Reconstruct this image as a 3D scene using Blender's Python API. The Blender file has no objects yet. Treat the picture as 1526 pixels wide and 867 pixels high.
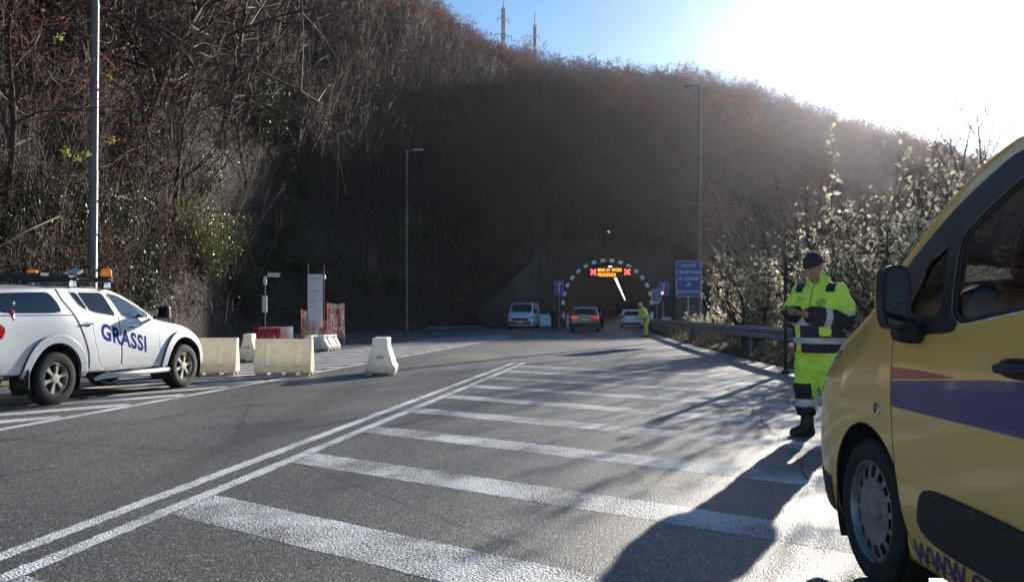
import bpy, math, random
import numpy as np
from mathutils import Vector, Matrix

SC = bpy.context.scene
COL = SC.collection
R = math.radians

# ---------------------------------------------------------------- camera, sky, sun, exposure
EYE = 1.25
FPX, CX, HY = 1270.0, 763.0, 465.0
cam_d = bpy.data.cameras.new("camera")
cam = bpy.data.objects.new("camera", cam_d); COL.objects.link(cam)
cam.location = (0, 0, EYE); cam.rotation_euler = (R(90), 0, 0)
cam_d.sensor_width = 36.0; cam_d.lens = 36.0 * FPX / 1526.0
cam_d.shift_y = (HY - 433.5) / 1526.0
cam_d.clip_start = 0.05; cam_d.clip_end = 5000
SC.camera = cam

SUN_AZ, SUN_EL = R(27.5), R(15.5)
SUNV = Vector((math.sin(SUN_AZ) * math.cos(SUN_EL), math.cos(SUN_AZ) * math.cos(SUN_EL), math.sin(SUN_EL)))
world = bpy.data.worlds.new("World"); SC.world = world; world.use_nodes = True
nt = world.node_tree; nt.nodes.clear()
wo = nt.nodes.new("ShaderNodeOutputWorld")
sky = nt.nodes.new("ShaderNodeTexSky"); sky.sky_type = 'NISHITA'; sky.sun_disc = False
sky.sun_elevation = SUN_EL; sky.sun_rotation = SUN_AZ
sky.air_density = 1.0; sky.dust_density = .0; sky.ozone_density = 2.0; sky.altitude = 300
bg = nt.nodes.new("ShaderNodeBackground"); bg.inputs[1].default_value = 0.066
hs = nt.nodes.new('ShaderNodeHueSaturation'); hs.inputs['Saturation'].default_value = 1.24
nt.links.new(sky.outputs[0], hs.inputs['Color']); nt.links.new(hs.outputs[0], bg.inputs[0])
# bright aureole of thin high haze round the sun (part of the sky itself)
tc = nt.nodes.new("ShaderNodeTexCoord")
dot = nt.nodes.new("ShaderNodeVectorMath"); dot.operation = 'DOT_PRODUCT'
nrm = nt.nodes.new("ShaderNodeVectorMath"); nrm.operation = 'NORMALIZE'
nt.links.new(tc.outputs['Generated'], nrm.inputs[0]); nt.links.new(nrm.outputs[0], dot.inputs[0])
dot.inputs[1].default_value = SUNV
mx = nt.nodes.new("ShaderNodeMath"); mx.operation = 'MAXIMUM'; mx.inputs[1].default_value = 0.0
nt.links.new(dot.outputs['Value'], mx.inputs[0])
def wpow(p, s):
    a = nt.nodes.new("ShaderNodeMath"); a.operation = 'POWER'; a.inputs[1].default_value = p
    nt.links.new(mx.outputs[0], a.inputs[0])
    b = nt.nodes.new("ShaderNodeMath"); b.operation = 'MULTIPLY'; b.inputs[1].default_value = s
    nt.links.new(a.outputs[0], b.inputs[0]); return b
g1, g2, g3 = wpow(420, 2.2), wpow(110, .32), wpow(40, 0.02)
ad = nt.nodes.new("ShaderNodeMath"); nt.links.new(g1.outputs[0], ad.inputs[0]); nt.links.new(g2.outputs[0], ad.inputs[1])
ad2 = nt.nodes.new("ShaderNodeMath"); nt.links.new(ad.outputs[0], ad2.inputs[0]); nt.links.new(g3.outputs[0], ad2.inputs[1])
bg2 = nt.nodes.new("ShaderNodeBackground"); bg2.inputs[0].default_value = (1.0, 0.97, 0.92, 1)
nt.links.new(ad2.outputs[0], bg2.inputs[1])
ash = nt.nodes.new("ShaderNodeAddShader")
nt.links.new(bg.outputs[0], ash.inputs[0]); nt.links.new(bg2.outputs[0], ash.inputs[1])
nt.links.new(ash.outputs[0], wo.inputs[0])

sun_d = bpy.data.lights.new("sun", 'SUN'); sun_d.energy = 5.0; sun_d.angle = R(0.55); sun_d.color = (1.0, 0.93, 0.82)
sun = bpy.data.objects.new("sun", sun_d); COL.objects.link(sun)
sun.rotation_euler = SUNV.to_track_quat('Z', 'Y').to_euler()

SC.view_settings.view_transform = 'Standard'; SC.view_settings.look = 'None'
SC.view_settings.exposure = 1.2; SC.view_settings.gamma = 1.0
SC.view_settings.use_curve_mapping = False
SC.render.engine = 'CYCLES'
SC.cycles.max_bounces = 7; SC.cycles.transparent_max_bounces = 12
SC.cycles.diffuse_bounces = 3; SC.cycles.glossy_bounces = 3; SC.cycles.transmission_bounces = 5
SC.cycles.sample_clamp_indirect = 6.0
SC.cycles.caustics_reflective = False; SC.cycles.caustics_refractive = False
SC.cycles.use_denoising = True

# ---------------------------------------------------------------- materials
MATS = {}
def srgb(r, g, b):
    f = lambda c: (c / 12.92) if c <= 0.04045 else ((c + 0.055) / 1.055) ** 2.4
    return (f(r / 255), f(g / 255), f(b / 255))

class NT:
    def __init__(self, m):
        self.m = m; self.t = m.node_tree; self.n = self.t.nodes; self.l = self.t.links
    def add(self, typ, **kw):
        nd = self.n.new(typ)
        for k, v in kw.items(): setattr(nd, k, v)
        return nd
    def link(self, a, b): self.l.new(a, b)
    def noise(self, scale, detail=4, rough=.55, vec=None, dist=0):
        nd = self.add("ShaderNodeTexNoise"); nd.inputs['Scale'].default_value = scale
        nd.inputs['Detail'].default_value = detail; nd.inputs['Roughness'].default_value = rough
        nd.inputs['Distortion'].default_value = dist
        if vec is not None: self.link(vec, nd.inputs['Vector'])
        return nd
    def ramp(self, fac, stops, interp='LINEAR'):
        nd = self.add("ShaderNodeValToRGB"); cr = nd.color_ramp; cr.interpolation = interp
        while len(cr.elements) < len(stops): cr.elements.new(.5)
        for e, (p, c) in zip(cr.elements, stops):
            e.position = p; e.color = (*c, 1) if len(c) == 3 else c
        self.link(fac, nd.inputs[0]); return nd
    def mix(self, fac, a, b, blend='MIX'):
        nd = self.add("ShaderNodeMix", data_type='RGBA', blend_type=blend)
        for v, s in ((fac, 0), (a, 6), (b, 7)):
            if isinstance(v, (int, float)): nd.inputs[s].default_value = v
            elif isinstance(v, tuple): nd.inputs[s].default_value = (*v, 1)
            else: self.link(v, nd.inputs[s])
        return nd.outputs[2]
    def pos(self): return self.add("ShaderNodeNewGeometry").outputs['Position']
    def obj(self): return self.add("ShaderNodeTexCoord").outputs['Object']

def pmat(name, color=(.5, .5, .5), rough=.5, metal=0.0, spec=.5, coat=0.0, var=0.0, vscale=6.0, bump=0.0, bscale=60.0,
         emit=None, estr=0.0, sheen=0.0, dirt=None, trans=0.0):
    """Principled material with optional colour variation, dirt and bump, all procedural."""
    if name in MATS: return MATS[name]
    m = bpy.data.materials.new(name); m.use_nodes = True; MATS[name] = m
    t = NT(m); b = t.n["Principled BSDF"]
    b.inputs['Base Color'].default_value = (*color, 1)
    b.inputs['Roughness'].default_value = rough; b.inputs['Metallic'].default_value = metal
    b.inputs['Specular IOR Level'].default_value = spec
    b.inputs['Coat Weight'].default_value = coat; b.inputs['Coat Roughness'].default_value = .06
    if sheen: b.inputs['Sheen Weight'].default_value = sheen
    col = None
    if var:
        n = t.noise(vscale, 5, .6, t.obj())
        lo = tuple(max(0, c * (1 - var)) for c in color); hi = tuple(min(1, c * (1 + var)) for c in color)
        col = t.ramp(n.outputs[0], [(.3, lo), (.7, hi)]).outputs[0]
    if dirt:
        n2 = t.noise(dirt[1], 6, .7, t.obj())
        f = t.ramp(n2.outputs[0], [(dirt[2], (0, 0, 0)), (min(1, dirt[2] + .22), (1, 1, 1))]).outputs[0]
        col = t.mix(f, col if col is not None else color, dirt[0])
    if col is not None: t.link(col, b.inputs['Base Color'])
    if bump:
        n3 = t.noise(bscale, 4, .6, t.obj())
        bp = t.add("ShaderNodeBump"); bp.inputs['Strength'].default_value = bump; bp.inputs['Distance'].default_value = .02
        t.link(n3.outputs[0], bp.inputs['Height']); t.link(bp.outputs[0], b.inputs['Normal'])
    if emit:
        b.inputs['Emission Color'].default_value = (*emit, 1); b.inputs['Emission Strength'].default_value = estr
    return m

def glass_mat(name, tint=(.5, .55, .52), refl=.05, rough=.02):
    if name in MATS: return MATS[name]
    m = bpy.data.materials.new(name); m.use_nodes = True; MATS[name] = m
    t = NT(m); t.n.clear()
    o = t.add("ShaderNodeOutputMaterial"); mixs = t.add("ShaderNodeMixShader")
    tr = t.add("ShaderNodeBsdfTransparent"); tr.inputs[0].default_value = (*tint, 1)
    gl = t.add("ShaderNodeBsdfGlossy"); gl.inputs['Roughness'].default_value = rough
    gl.inputs[0].default_value = (.95, .97, 1, 1)
    fr = t.add("ShaderNodeFresnel"); fr.inputs[0].default_value = 1.5
    ad = t.add("ShaderNodeMath", operation='ADD'); ad.inputs[1].default_value = refl - .04; ad.use_clamp = True
    t.link(fr.outputs[0], ad.inputs[0]); t.link(ad.outputs[0], mixs.inputs[0])
    t.link(tr.outputs[0], mixs.inputs[1]); t.link(gl.outputs[0], mixs.inputs[2]); t.link(mixs.outputs[0], o.inputs[0])
    return m

def leaf_mat(name, c1, c2, rough=.4, trans=.35, spec=.5, scale=3.0):
    """leaf / dry leaf: colour varies from place to place, some light passes through"""
    if name in MATS: return MATS[name]
    m = bpy.data.materials.new(name); m.use_nodes = True; MATS[name] = m
    t = NT(m); b = t.n["Principled BSDF"]; o = t.n["Material Output"]
    n = t.noise(scale, 3, .6, t.pos())
    c = t.ramp(n.outputs[0], [(.35, c1), (.65, c2)]).outputs[0]
    t.link(c, b.inputs['Base Color']); b.inputs['Roughness'].default_value = rough
    b.inputs['Specular IOR Level'].default_value = spec
    tl = t.add("ShaderNodeBsdfTranslucent"); t.link(c, tl.inputs[0])
    mixs = t.add("ShaderNodeMixShader"); mixs.inputs[0].default_value = trans
    t.link(b.outputs[0], mixs.inputs[1]); t.link(tl.outputs[0], mixs.inputs[2]); t.link(mixs.outputs[0], o.inputs[0])
    return m

# ---------------------------------------------------------------- object helpers
def mesh_from(name, V, F, mats=(), fm=None, smooth=False, sharp=None):
    me = bpy.data.meshes.new(name)
    V = np.asarray(V, dtype=np.float32).reshape(-1, 3)
    if isinstance(F, np.ndarray):
        nf, k = F.shape
        me.vertices.add(len(V)); me.vertices.foreach_set("co", V.ravel())
        me.loops.add(nf * k); me.loops.foreach_set("vertex_index", F.astype(np.int32).ravel())
        me.polygons.add(nf); me.polygons.foreach_set("loop_start", np.arange(0, nf * k, k, dtype=np.int32))
        me.update(calc_edges=True)
    else:
        me.from_pydata(V.tolist(), [], F); me.update()
    for m in mats: me.materials.append(m)
    if fm is not None: me.polygons.foreach_set("material_index", np.asarray(fm, dtype=np.int32))
    if smooth or sharp:
        me.polygons.foreach_set("use_smooth", np.ones(len(me.polygons), dtype=bool))
        if sharp: me.set_sharp_from_angle(angle=R(sharp))
    me.update()
    return me

def link(name, me, parent=None):
    o = bpy.data.objects.new(name, me); COL.objects.link(o)
    if parent is not None: o.parent = parent
    return o

def tag(o, label=None, cat=None, group=None, kind=None):
    if label: o['label'] = label
    if cat: o['category'] = cat
    if group: o['group'] = group
    if kind: o['kind'] = kind
    return o

def thing(name, label, cat, loc=(0, 0, 0), rz=0.0, group=None, scale=1.0):
    o = bpy.data.objects.new(name, None); COL.objects.link(o); o.empty_display_size = .2
    o.location = loc; o.rotation_euler = (0, 0, rz); o.scale = (scale,) * 3
    return tag(o, label, cat, group)

def copy_tree(src, loc=None, rz=None, label=None, group=None, scale=None, parent=None):
    c = src.copy(); COL.objects.link(c)
    if parent is not None: c.parent = parent
    else:
        if loc is not None: c.location = loc
        if rz is not None: c.rotation_euler = (0, 0, rz)
        if scale is not None: c.scale = scale if hasattr(scale, '__len__') else (scale,) * 3
        if label: c['label'] = label
        if group: c['group'] = group
    for ch in src.children: copy_tree(ch, parent=c)
    return c

def rotm(rx=0, ry=0, rz=0):
    return np.array(Matrix.Rotation(rz, 3, 'Z') @ Matrix.Rotation(ry, 3, 'Y') @ Matrix.Rotation(rx, 3, 'X'))

class MB:
    def __init__(self): self.V = []; self.F = []; self.M = []
    def add(self, V, F, mi=0):
        o = len(self.V); self.V.extend([tuple(map(float, v)) for v in V])
        self.F.extend([tuple(int(i) + o for i in f) for f in F]); self.M.extend([mi] * len(F)); return self
    def box(self, c, s, rot=None, mi=0):
        a = np.array([[x, y, z] for x in (-.5, .5) for y in (-.5, .5) for z in (-.5, .5)]) * np.array(s)
        if rot is not None: a = a @ np.asarray(rot).T
        return self.add(a + np.array(c), [(0, 1, 3, 2), (4, 6, 7, 5), (0, 4, 5, 1), (2, 3, 7, 6), (0, 2, 6, 4), (1, 5, 7, 3)], mi)
    def tube(self, path, r, n=8, mi=0, cap=True):
        P = np.array(path, float); k = len(P); r = np.broadcast_to(np.asarray(r, float), (k,))
        T = np.gradient(P, axis=0); T /= np.linalg.norm(T, axis=1)[:, None] + 1e-9
        up = np.array([0, 0, 1.0]) if abs(T[0][2]) < .9 else np.array([1.0, 0, 0])
        V = []
        u = np.cross(up, T[0]); u /= np.linalg.norm(u)
        for i in range(k):
            u = u - T[i] * (u @ T[i]); u /= np.linalg.norm(u) + 1e-9
            w = np.cross(T[i], u)
            for j in range(n):
                a = 2 * math.pi * j / n
                V.append(P[i] + r[i] * (math.cos(a) * u + math.sin(a) * w))
        F = [(i * n + j, i * n + (j + 1) % n, (i + 1) * n + (j + 1) % n, (i + 1) * n + j) for i in range(k - 1) for j in range(n)]
        if cap: F += [tuple(range(n - 1, -1, -1)), tuple((k - 1) * n + j for j in range(n))]
        return self.add(V, F, mi)
    def lathe(self, prof, n=24, axis='z', c=(0, 0, 0), mi=0, rot=None, cap=True):
        """prof: (radius, height) pairs turned round an axis"""
        V = []; k = len(prof)
        for (r, h) in prof:
            for j in range(n):
                a = 2 * math.pi * j / n; x, y = r * math.cos(a), r * math.sin(a)
                V.append({'z': (x, y, h), 'x': (h, x, y), 'y': (y, h, x)}[axis])
        F = [(i * n + j, i * n + (j + 1) % n, (i + 1) * n + (j + 1) % n, (i + 1) * n + j) for i in range(k - 1) for j in range(n)]
        if cap and prof[0][0] > 1e-5: F.append(tuple(range(n - 1, -1, -1)))
        if cap and prof[-1][0] > 1e-5: F.append(tuple((k - 1) * n + j for j in range(n)))
        V = np.array(V)
        if rot is not None: V = V @ np.asarray(rot).T
        return self.add(V + np.array(c), F, mi)
    def prism(self, poly, a, b, axis='y', mi=0, rot=None, c=(0, 0, 0)):
        """poly: 2D outline, extruded from a to b along axis"""
        n = len(poly)
        f = {'y': lambda p, h: (p[0], h, p[1]), 'x': lambda p, h: (h, p[0], p[1]), 'z': lambda p, h: (p[0], p[1], h)}[axis]
        V = np.array([f(p, a) for p in poly] + [f(p, b) for p in poly], float)
        if rot is not None: V = V @ np.asarray(rot).T
        F = [tuple(range(n)), tuple(range(2 * n - 1, n - 1, -1))] + [(i, i + n, (i + 1) % n + n, (i + 1) % n) for i in range(n)]
        return self.add(V + np.array(c), F, mi)
    def grid(self, P, mi=0, flip=False):
        P = np.asarray(P); a, b = P.shape[:2]
        F = [(i * b + j, i * b + j + 1, (i + 1) * b + j + 1, (i + 1) * b + j) for i in range(a - 1) for j in range(b - 1)]
        if flip: F = [f[::-1] for f in F]
        return self.add(P.reshape(-1, 3), F, mi)
    def build(self, name, mats, parent=None, sharp=None, smooth=False, bevel=0.0, seg=2):
        if not isinstance(mats, (list, tuple)): mats = [mats]
        me = mesh_from(name, self.V, self.F, mats, self.M, smooth=smooth, sharp=sharp)
        import bmesh
        bm = bmesh.new(); bm.from_mesh(me); bmesh.ops.recalc_face_normals(bm, faces=bm.faces); bm.to_mesh(me); bm.free()
        o = link(name, me, parent)
        if bevel:
            md = o.modifiers.new("bevel", 'BEVEL'); md.width = bevel; md.segments = seg; md.limit_method = 'ANGLE'; md.angle_limit = R(35)
        return o

def text_mesh(body, size=1.0, extrude=0.0, align='LEFT', spacing=1.0, bold=0.0, line=1.0):
    cu = bpy.data.curves.new("lettering", 'FONT'); cu.body = body; cu.size = size; cu.align_x = align
    cu.space_character = spacing; cu.extrude = extrude; cu.offset = bold; cu.space_line = line; cu.resolution_u = 3
    o = bpy.data.objects.new("lettering", cu); COL.objects.link(o)
    dg = bpy.context.evaluated_depsgraph_get()
    me = bpy.data.meshes.new_from_object(o.evaluated_get(dg))
    V = np.array([v.co[:] for v in me.vertices]); F = [tuple(p.vertices) for p in me.polygons]
    bpy.data.objects.remove(o); bpy.data.curves.remove(cu); bpy.data.meshes.remove(me)
    return V, F

# ---------------------------------------------------------------- lofted skins (vehicle bodies)
def pchip(x, y, xi):
    x = np.asarray(x, float); y = np.asarray(y, float)
    h = np.diff(x); d = np.diff(y, axis=0) / h[:, None]
    m = np.zeros_like(y); m[0] = d[0]; m[-1] = d[-1]
    for i in range(1, len(x) - 1):
        w1, w2 = 2 * h[i] + h[i - 1], h[i] + 2 * h[i - 1]
        ok = d[i - 1] * d[i] > 0
        with np.errstate(divide='ignore', invalid='ignore'):
            mm = (w1 + w2) / (w1 / d[i - 1] + w2 / d[i])
        m[i] = np.where(ok, mm, 0)
    k = np.clip(np.searchsorted(x, xi) - 1, 0, len(x) - 2); t = ((xi - x[k]) / h[k])[:, None]; hk = h[k][:, None]
    return ((2 * t**3 - 3 * t**2 + 1) * y[k] + (t**3 - 2 * t**2 + t) * hk * m[k] + (-2 * t**3 + 3 * t**2) * y[k + 1] + (t**3 - t**2) * hk * m[k + 1])

def chaikin(poly, n=2, q=.25):
    P = np.array(poly, float)
    for _ in range(n):
        Q = np.roll(P, -1, axis=0); P = np.stack([P * (1 - q) + Q * q, P * q + Q * (1 - q)], 1).reshape(-1, 2)
    return P

def poly_sdf(poly, p):
    poly = np.asarray(poly, float); a = poly; b = np.roll(poly, -1, axis=0)
    ab = b - a; pa = p[:, None, :] - a[None]
    t = np.clip((pa * ab).sum(-1) / ((ab * ab).sum(-1) + 1e-12), 0, 1)
    dist = np.sqrt((((pa - t[..., None] * ab) ** 2).sum(-1)).min(1))
    y = p[:, 1][:, None]; x = p[:, 0][:, None]
    c = ((a[:, 1] > y) != (b[:, 1] > y)) & (x < (b[:, 0] - a[:, 0]) * (y - a[:, 1]) / (b[:, 1] - a[:, 1] + 1e-12) + a[:, 0])
    return np.where(c.sum(1) % 2 == 1, -dist, dist)

def refine(V, F, maxlen=.03):
    """triangulate flat artwork and split long edges so that it can follow a curved panel"""
    import bmesh
    bm = bmesh.new(); vs = [bm.verts.new(v) for v in V]
    for f in F:
        try: bm.faces.new([vs[i] for i in f])
        except ValueError: pass
    bmesh.ops.triangulate(bm, faces=bm.faces)
    for _ in range(6):
        e = [e for e in bm.edges if e.calc_length() > maxlen]
        if not e: break
        bmesh.ops.subdivide_edges(bm, edges=e, cuts=1); bmesh.ops.triangulate(bm, faces=[f for f in bm.faces if len(f.verts) > 3])
    bm.verts.index_update(); Vn = np.array([v.co[:] for v in bm.verts]); Fn = [tuple(v.index for v in f.verts) for f in bm.faces]; bm.free(); return Vn, Fn

def side_region(poly, rnd=2, q=.25, xmin=.25, grow=0.0):
    pl = chaikin(poly, rnd, q) if rnd else np.array(poly, float)
    return lambda P: np.maximum(poly_sdf(pl, P[:, 1:3]) - grow, xmin - P[:, 0])
def end_region(poly, rear, ysplit, rnd=2, q=.25, grow=0.0):
    pl = chaikin(poly, rnd, q)
    sg = 1 if rear else -1
    return lambda P: np.maximum(poly_sdf(pl, P[:, [0, 2]]) - grow, sg * (P[:, 1] - ysplit))
def top_region(poly, zmin, rnd=2, q=.25, grow=0.0):
    pl = chaikin(poly, rnd, q)
    return lambda P: np.maximum(poly_sdf(pl, P[:, [0, 1]]) - grow, zmin - P[:, 2])
def circ_region(y, z, r): return lambda P: np.maximum(np.hypot(P[:, 1] - y, P[:, 2] - z) - r, .3 - P[:, 0])
def grown(f, g): return lambda P: f(P) - g
def union(*fs): return lambda P: np.minimum.reduce([f(P) for f in fs])
def minus(f, *gs): return lambda P: np.maximum.reduce([f(P)] + [-g(P) for g in gs])
def everything(P): return np.full(len(P), -1.0)

class Skin:
    def __init__(self, ys, rings, dy=.02, nv=90, bulge=(.02, .02), ncap=14):
        ys = np.array(ys, float); rings = np.array(rings, float); M, K, _ = rings.shape
        ny = int((ys[-1] - ys[0]) / dy) + 1
        t = np.linspace(0, 1, ny); yi = ys[0] + (ys[-1] - ys[0]) * t
        RR = pchip(ys, rings.reshape(M, -1), yi).reshape(ny, K, 2)
        v = np.linspace(0, K - 1, nv); k = np.clip(v.astype(int), 0, K - 2); f = (v - k)[None, :, None]
        g = lambda i: RR[:, np.clip(i, 0, K - 1)]
        p0, p1, p2, p3 = g(k - 1), g(k), g(k + 1), g(k + 2)
        c = .5
        m1, m2 = c * (p2 - p0), c * (p3 - p1)
        C = (2 * f**3 - 3 * f**2 + 1) * p1 + (f**3 - 2 * f**2 + f) * m1 + (-2 * f**3 + 3 * f**2) * p2 + (f**3 - f**2) * m2
        C[..., 0] = np.maximum(C[..., 0], 0); C[:, -1, 0] = 0
        P = np.zeros((ny, nv, 3)); P[..., 0] = C[..., 0]; P[..., 2] = C[..., 1]; P[..., 1] = yi[:, None]
        def cap(row, sgn, bl):
            ts = np.linspace(0, 1, ncap + 1)[1:]
            out = []
            for q in ts:
                r_ = row.copy(); r_[:, 0] *= (1 - q); r_[:, 1] += sgn * bl * (1 - (1 - q) ** 2); out.append(r_)
            return np.array(out)
        self.P = np.concatenate([cap(P[0], -1, bulge[0])[::-1], P, cap(P[-1], 1, bulge[1])], 0)
        d1 = np.gradient(self.P, axis=0); d2 = np.gradient(self.P, axis=1)
        N = np.cross(d1, d2); N /= np.linalg.norm(N, axis=-1, keepdims=True) + 1e-9
        self.N = N
        mid = N[len(N) // 2, nv // 3]
        if mid[0] < 0: self.N = -N; self.flip = True
        else: self.flip = False
    def bil(self, A, ij):
        i = np.clip(ij[:, 0], 0, A.shape[0] - 1.001); j = np.clip(ij[:, 1], 0, A.shape[1] - 1.001)
        a = i.astype(int); b = j.astype(int); u = (i - a)[:, None]; v = (j - b)[:, None]
        return A[a, b] * (1 - u) * (1 - v) + A[a + 1, b] * u * (1 - v) + A[a, b + 1] * (1 - u) * v + A[a + 1, b + 1] * u * v
    def region(self, d, off=0.0):
        """the part of the skin where d < 0, its border cells clipped exactly along d = 0"""
        n, m = self.P.shape[:2]
        D = d(self.P.reshape(-1, 3)).reshape(n, m); D = np.where(np.abs(D) < 1e-7, 1e-7, D)
        I = D < 0
        s = I[:-1, :-1].astype(int) + I[1:, :-1] + I[:-1, 1:] + I[1:, 1:]
        ii, jj = np.nonzero(s == 4)
        full = np.stack([ii * m + jj, (ii + 1) * m + jj, (ii + 1) * m + jj + 1, ii * m + jj + 1], 1)
        faces = full.tolist(); keys = {}; ea, eb = [], []
        Df = D.ravel()
        def cut(u, v):
            k = (u, v) if u < v else (v, u)
            if k not in keys: keys[k] = n * m + len(ea); ea.append(k[0]); eb.append(k[1])
            return keys[k]
        for i0, j0 in np.argwhere((s > 0) & (s < 4)):
            c = [i0 * m + j0, (i0 + 1) * m + j0, (i0 + 1) * m + j0 + 1, i0 * m + j0 + 1]; f = []
            for k in range(4):
                u, v = int(c[k]), int(c[(k + 1) % 4])
                if Df[u] < 0: f.append(u)
                if (Df[u] < 0) != (Df[v] < 0): f.append(cut(u, v))
            if len(f) >= 3: faces.append(f)
        Pf, Nf = self.P.reshape(-1, 3), self.N.reshape(-1, 3)
        if ea:
            ea, eb = np.array(ea), np.array(eb); A, B = np.stack([ea // m, ea % m], 1).astype(float), np.stack([eb // m, eb % m], 1).astype(float)
            lo, hi = np.zeros(len(ea)), np.ones(len(ea)); fa, fb = Df[ea].copy(), Df[eb].copy()
            for _ in range(4):
                t = lo + (hi - lo) * fa / (fa - fb); ft = d(self.bil(self.P, A + (B - A) * t[:, None])); same = (ft < 0) == (fa < 0)
                lo = np.where(same, t, lo); fa = np.where(same, np.where(ft == 0, 1e-9, ft), fa); hi = np.where(same, hi, t); fb = np.where(same, fb, np.where(ft == 0, -1e-9, ft))
                fb = np.where(fa == fb, fb + 1e-9, fb)
            ij = A + (B - A) * t[:, None]
            Pf = np.concatenate([Pf, self.bil(self.P, ij)]); Nf = np.concatenate([Nf, self.bil(self.N, ij)])
        Q = Pf + Nf * off
        used = np.unique(np.concatenate([np.array(f) for f in faces])) if faces else np.zeros(0, int)
        mp = np.full(len(Q), -1); mp[used] = np.arange(len(used)); mpl = mp.tolist()
        F = [tuple(mpl[v] for v in (f[::-1] if self.flip else f)) for f in faces]
        return Q[used], F
    def project(self, yz, off=0.0):
        """points on the right side (+x) at the given (y, z)"""
        yz = np.asarray(yz, float); G = self.P.reshape(-1, 3); n, m = self.P.shape[:2]
        ok = (G[:, 0] > .3)
        idx = np.nonzero(ok)[0]
        out = []
        for k in range(0, len(yz), 200):
            q = yz[k:k + 200]
            dd = ((G[idx][None, :, 1:3] - q[:, None]) ** 2).sum(-1); w = idx[dd.argmin(1)]
            ij = np.stack([w // m, w % m], 1).astype(float)
            for _ in range(4):
                p = self.bil(self.P, ij)[:, 1:3]; pi = self.bil(self.P, ij + [.1, 0])[:, 1:3]; pj = self.bil(self.P, ij + [0, .1])[:, 1:3]
                A = np.stack([(pi - p) / .1, (pj - p) / .1], -1); r_ = q - p
                det = A[:, 0, 0] * A[:, 1, 1] - A[:, 0, 1] * A[:, 1, 0] + 1e-12
                s0 = (A[:, 1, 1] * r_[:, 0] - A[:, 0, 1] * r_[:, 1]) / det; s1 = (-A[:, 1, 0] * r_[:, 0] + A[:, 0, 0] * r_[:, 1]) / det
                ij = ij + np.clip(np.stack([s0, s1], 1), -1, 1)
            out.append(self.bil(self.P, ij) + self.bil(self.N, ij) * off)
        return np.concatenate(out)

def mirror(V, F, sx):
    V = np.array(V); 
    if sx < 0:
        V = V * np.array([-1, 1, 1])
        F = F[:, ::-1] if isinstance(F, np.ndarray) else [f[::-1] for f in F]
    return V, F

def skin_part(name, sk, d, mat, parent, sides=(1, -1), off=0.0, thick=0.0, label=None, sharp=40):
    """one mesh out of a region of a skin; sides (1,-1) joins left and right into ONE mesh"""
    V, F = sk.region(d, off)
    if len(F) == 0: return None
    Vs, Fs = [], []; o = 0
    for s in sides:
        v, f = mirror(V, F, s); Vs.append(v); Fs += [tuple(i + o for i in q) for q in f]; o += len(v)
    V = np.concatenate(Vs); mp = np.arange(len(V))
    if len(sides) == 2:      # weld the centre line
        c = np.abs(V[:, 0]) < 1e-6; h = len(V) // 2; mp[h:][c[h:]] = np.arange(h)[c[h:]]
    mp = mp.tolist(); Fl = []
    for f in Fs:
        f = [mp[i] for i in f]; g = [f[i] for i in range(len(f)) if f[i] != f[i - 1]]
        if len(set(g)) == len(g) and len(g) >= 3: Fl.append(tuple(g))
    me = mesh_from(name, V, Fl, [mat], smooth=True, sharp=sharp)
    ob = link(name, me, parent)
    if thick:
        md = ob.modifiers.new("solid", 'SOLIDIFY'); md.thickness = thick; md.offset = -1
        me.materials.append(pmat('panel_edge', (.012, .012, .013), .8)); md.material_offset_rim = 1
    if label: ob['label'] = label
    return ob
# ================================================================ THE SETTING
HAZE_D, HAZE_G = .00011, .80
rng = np.random.default_rng(7); random.seed(7)
def pa(px): return (px - CX) / FPX

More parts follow.
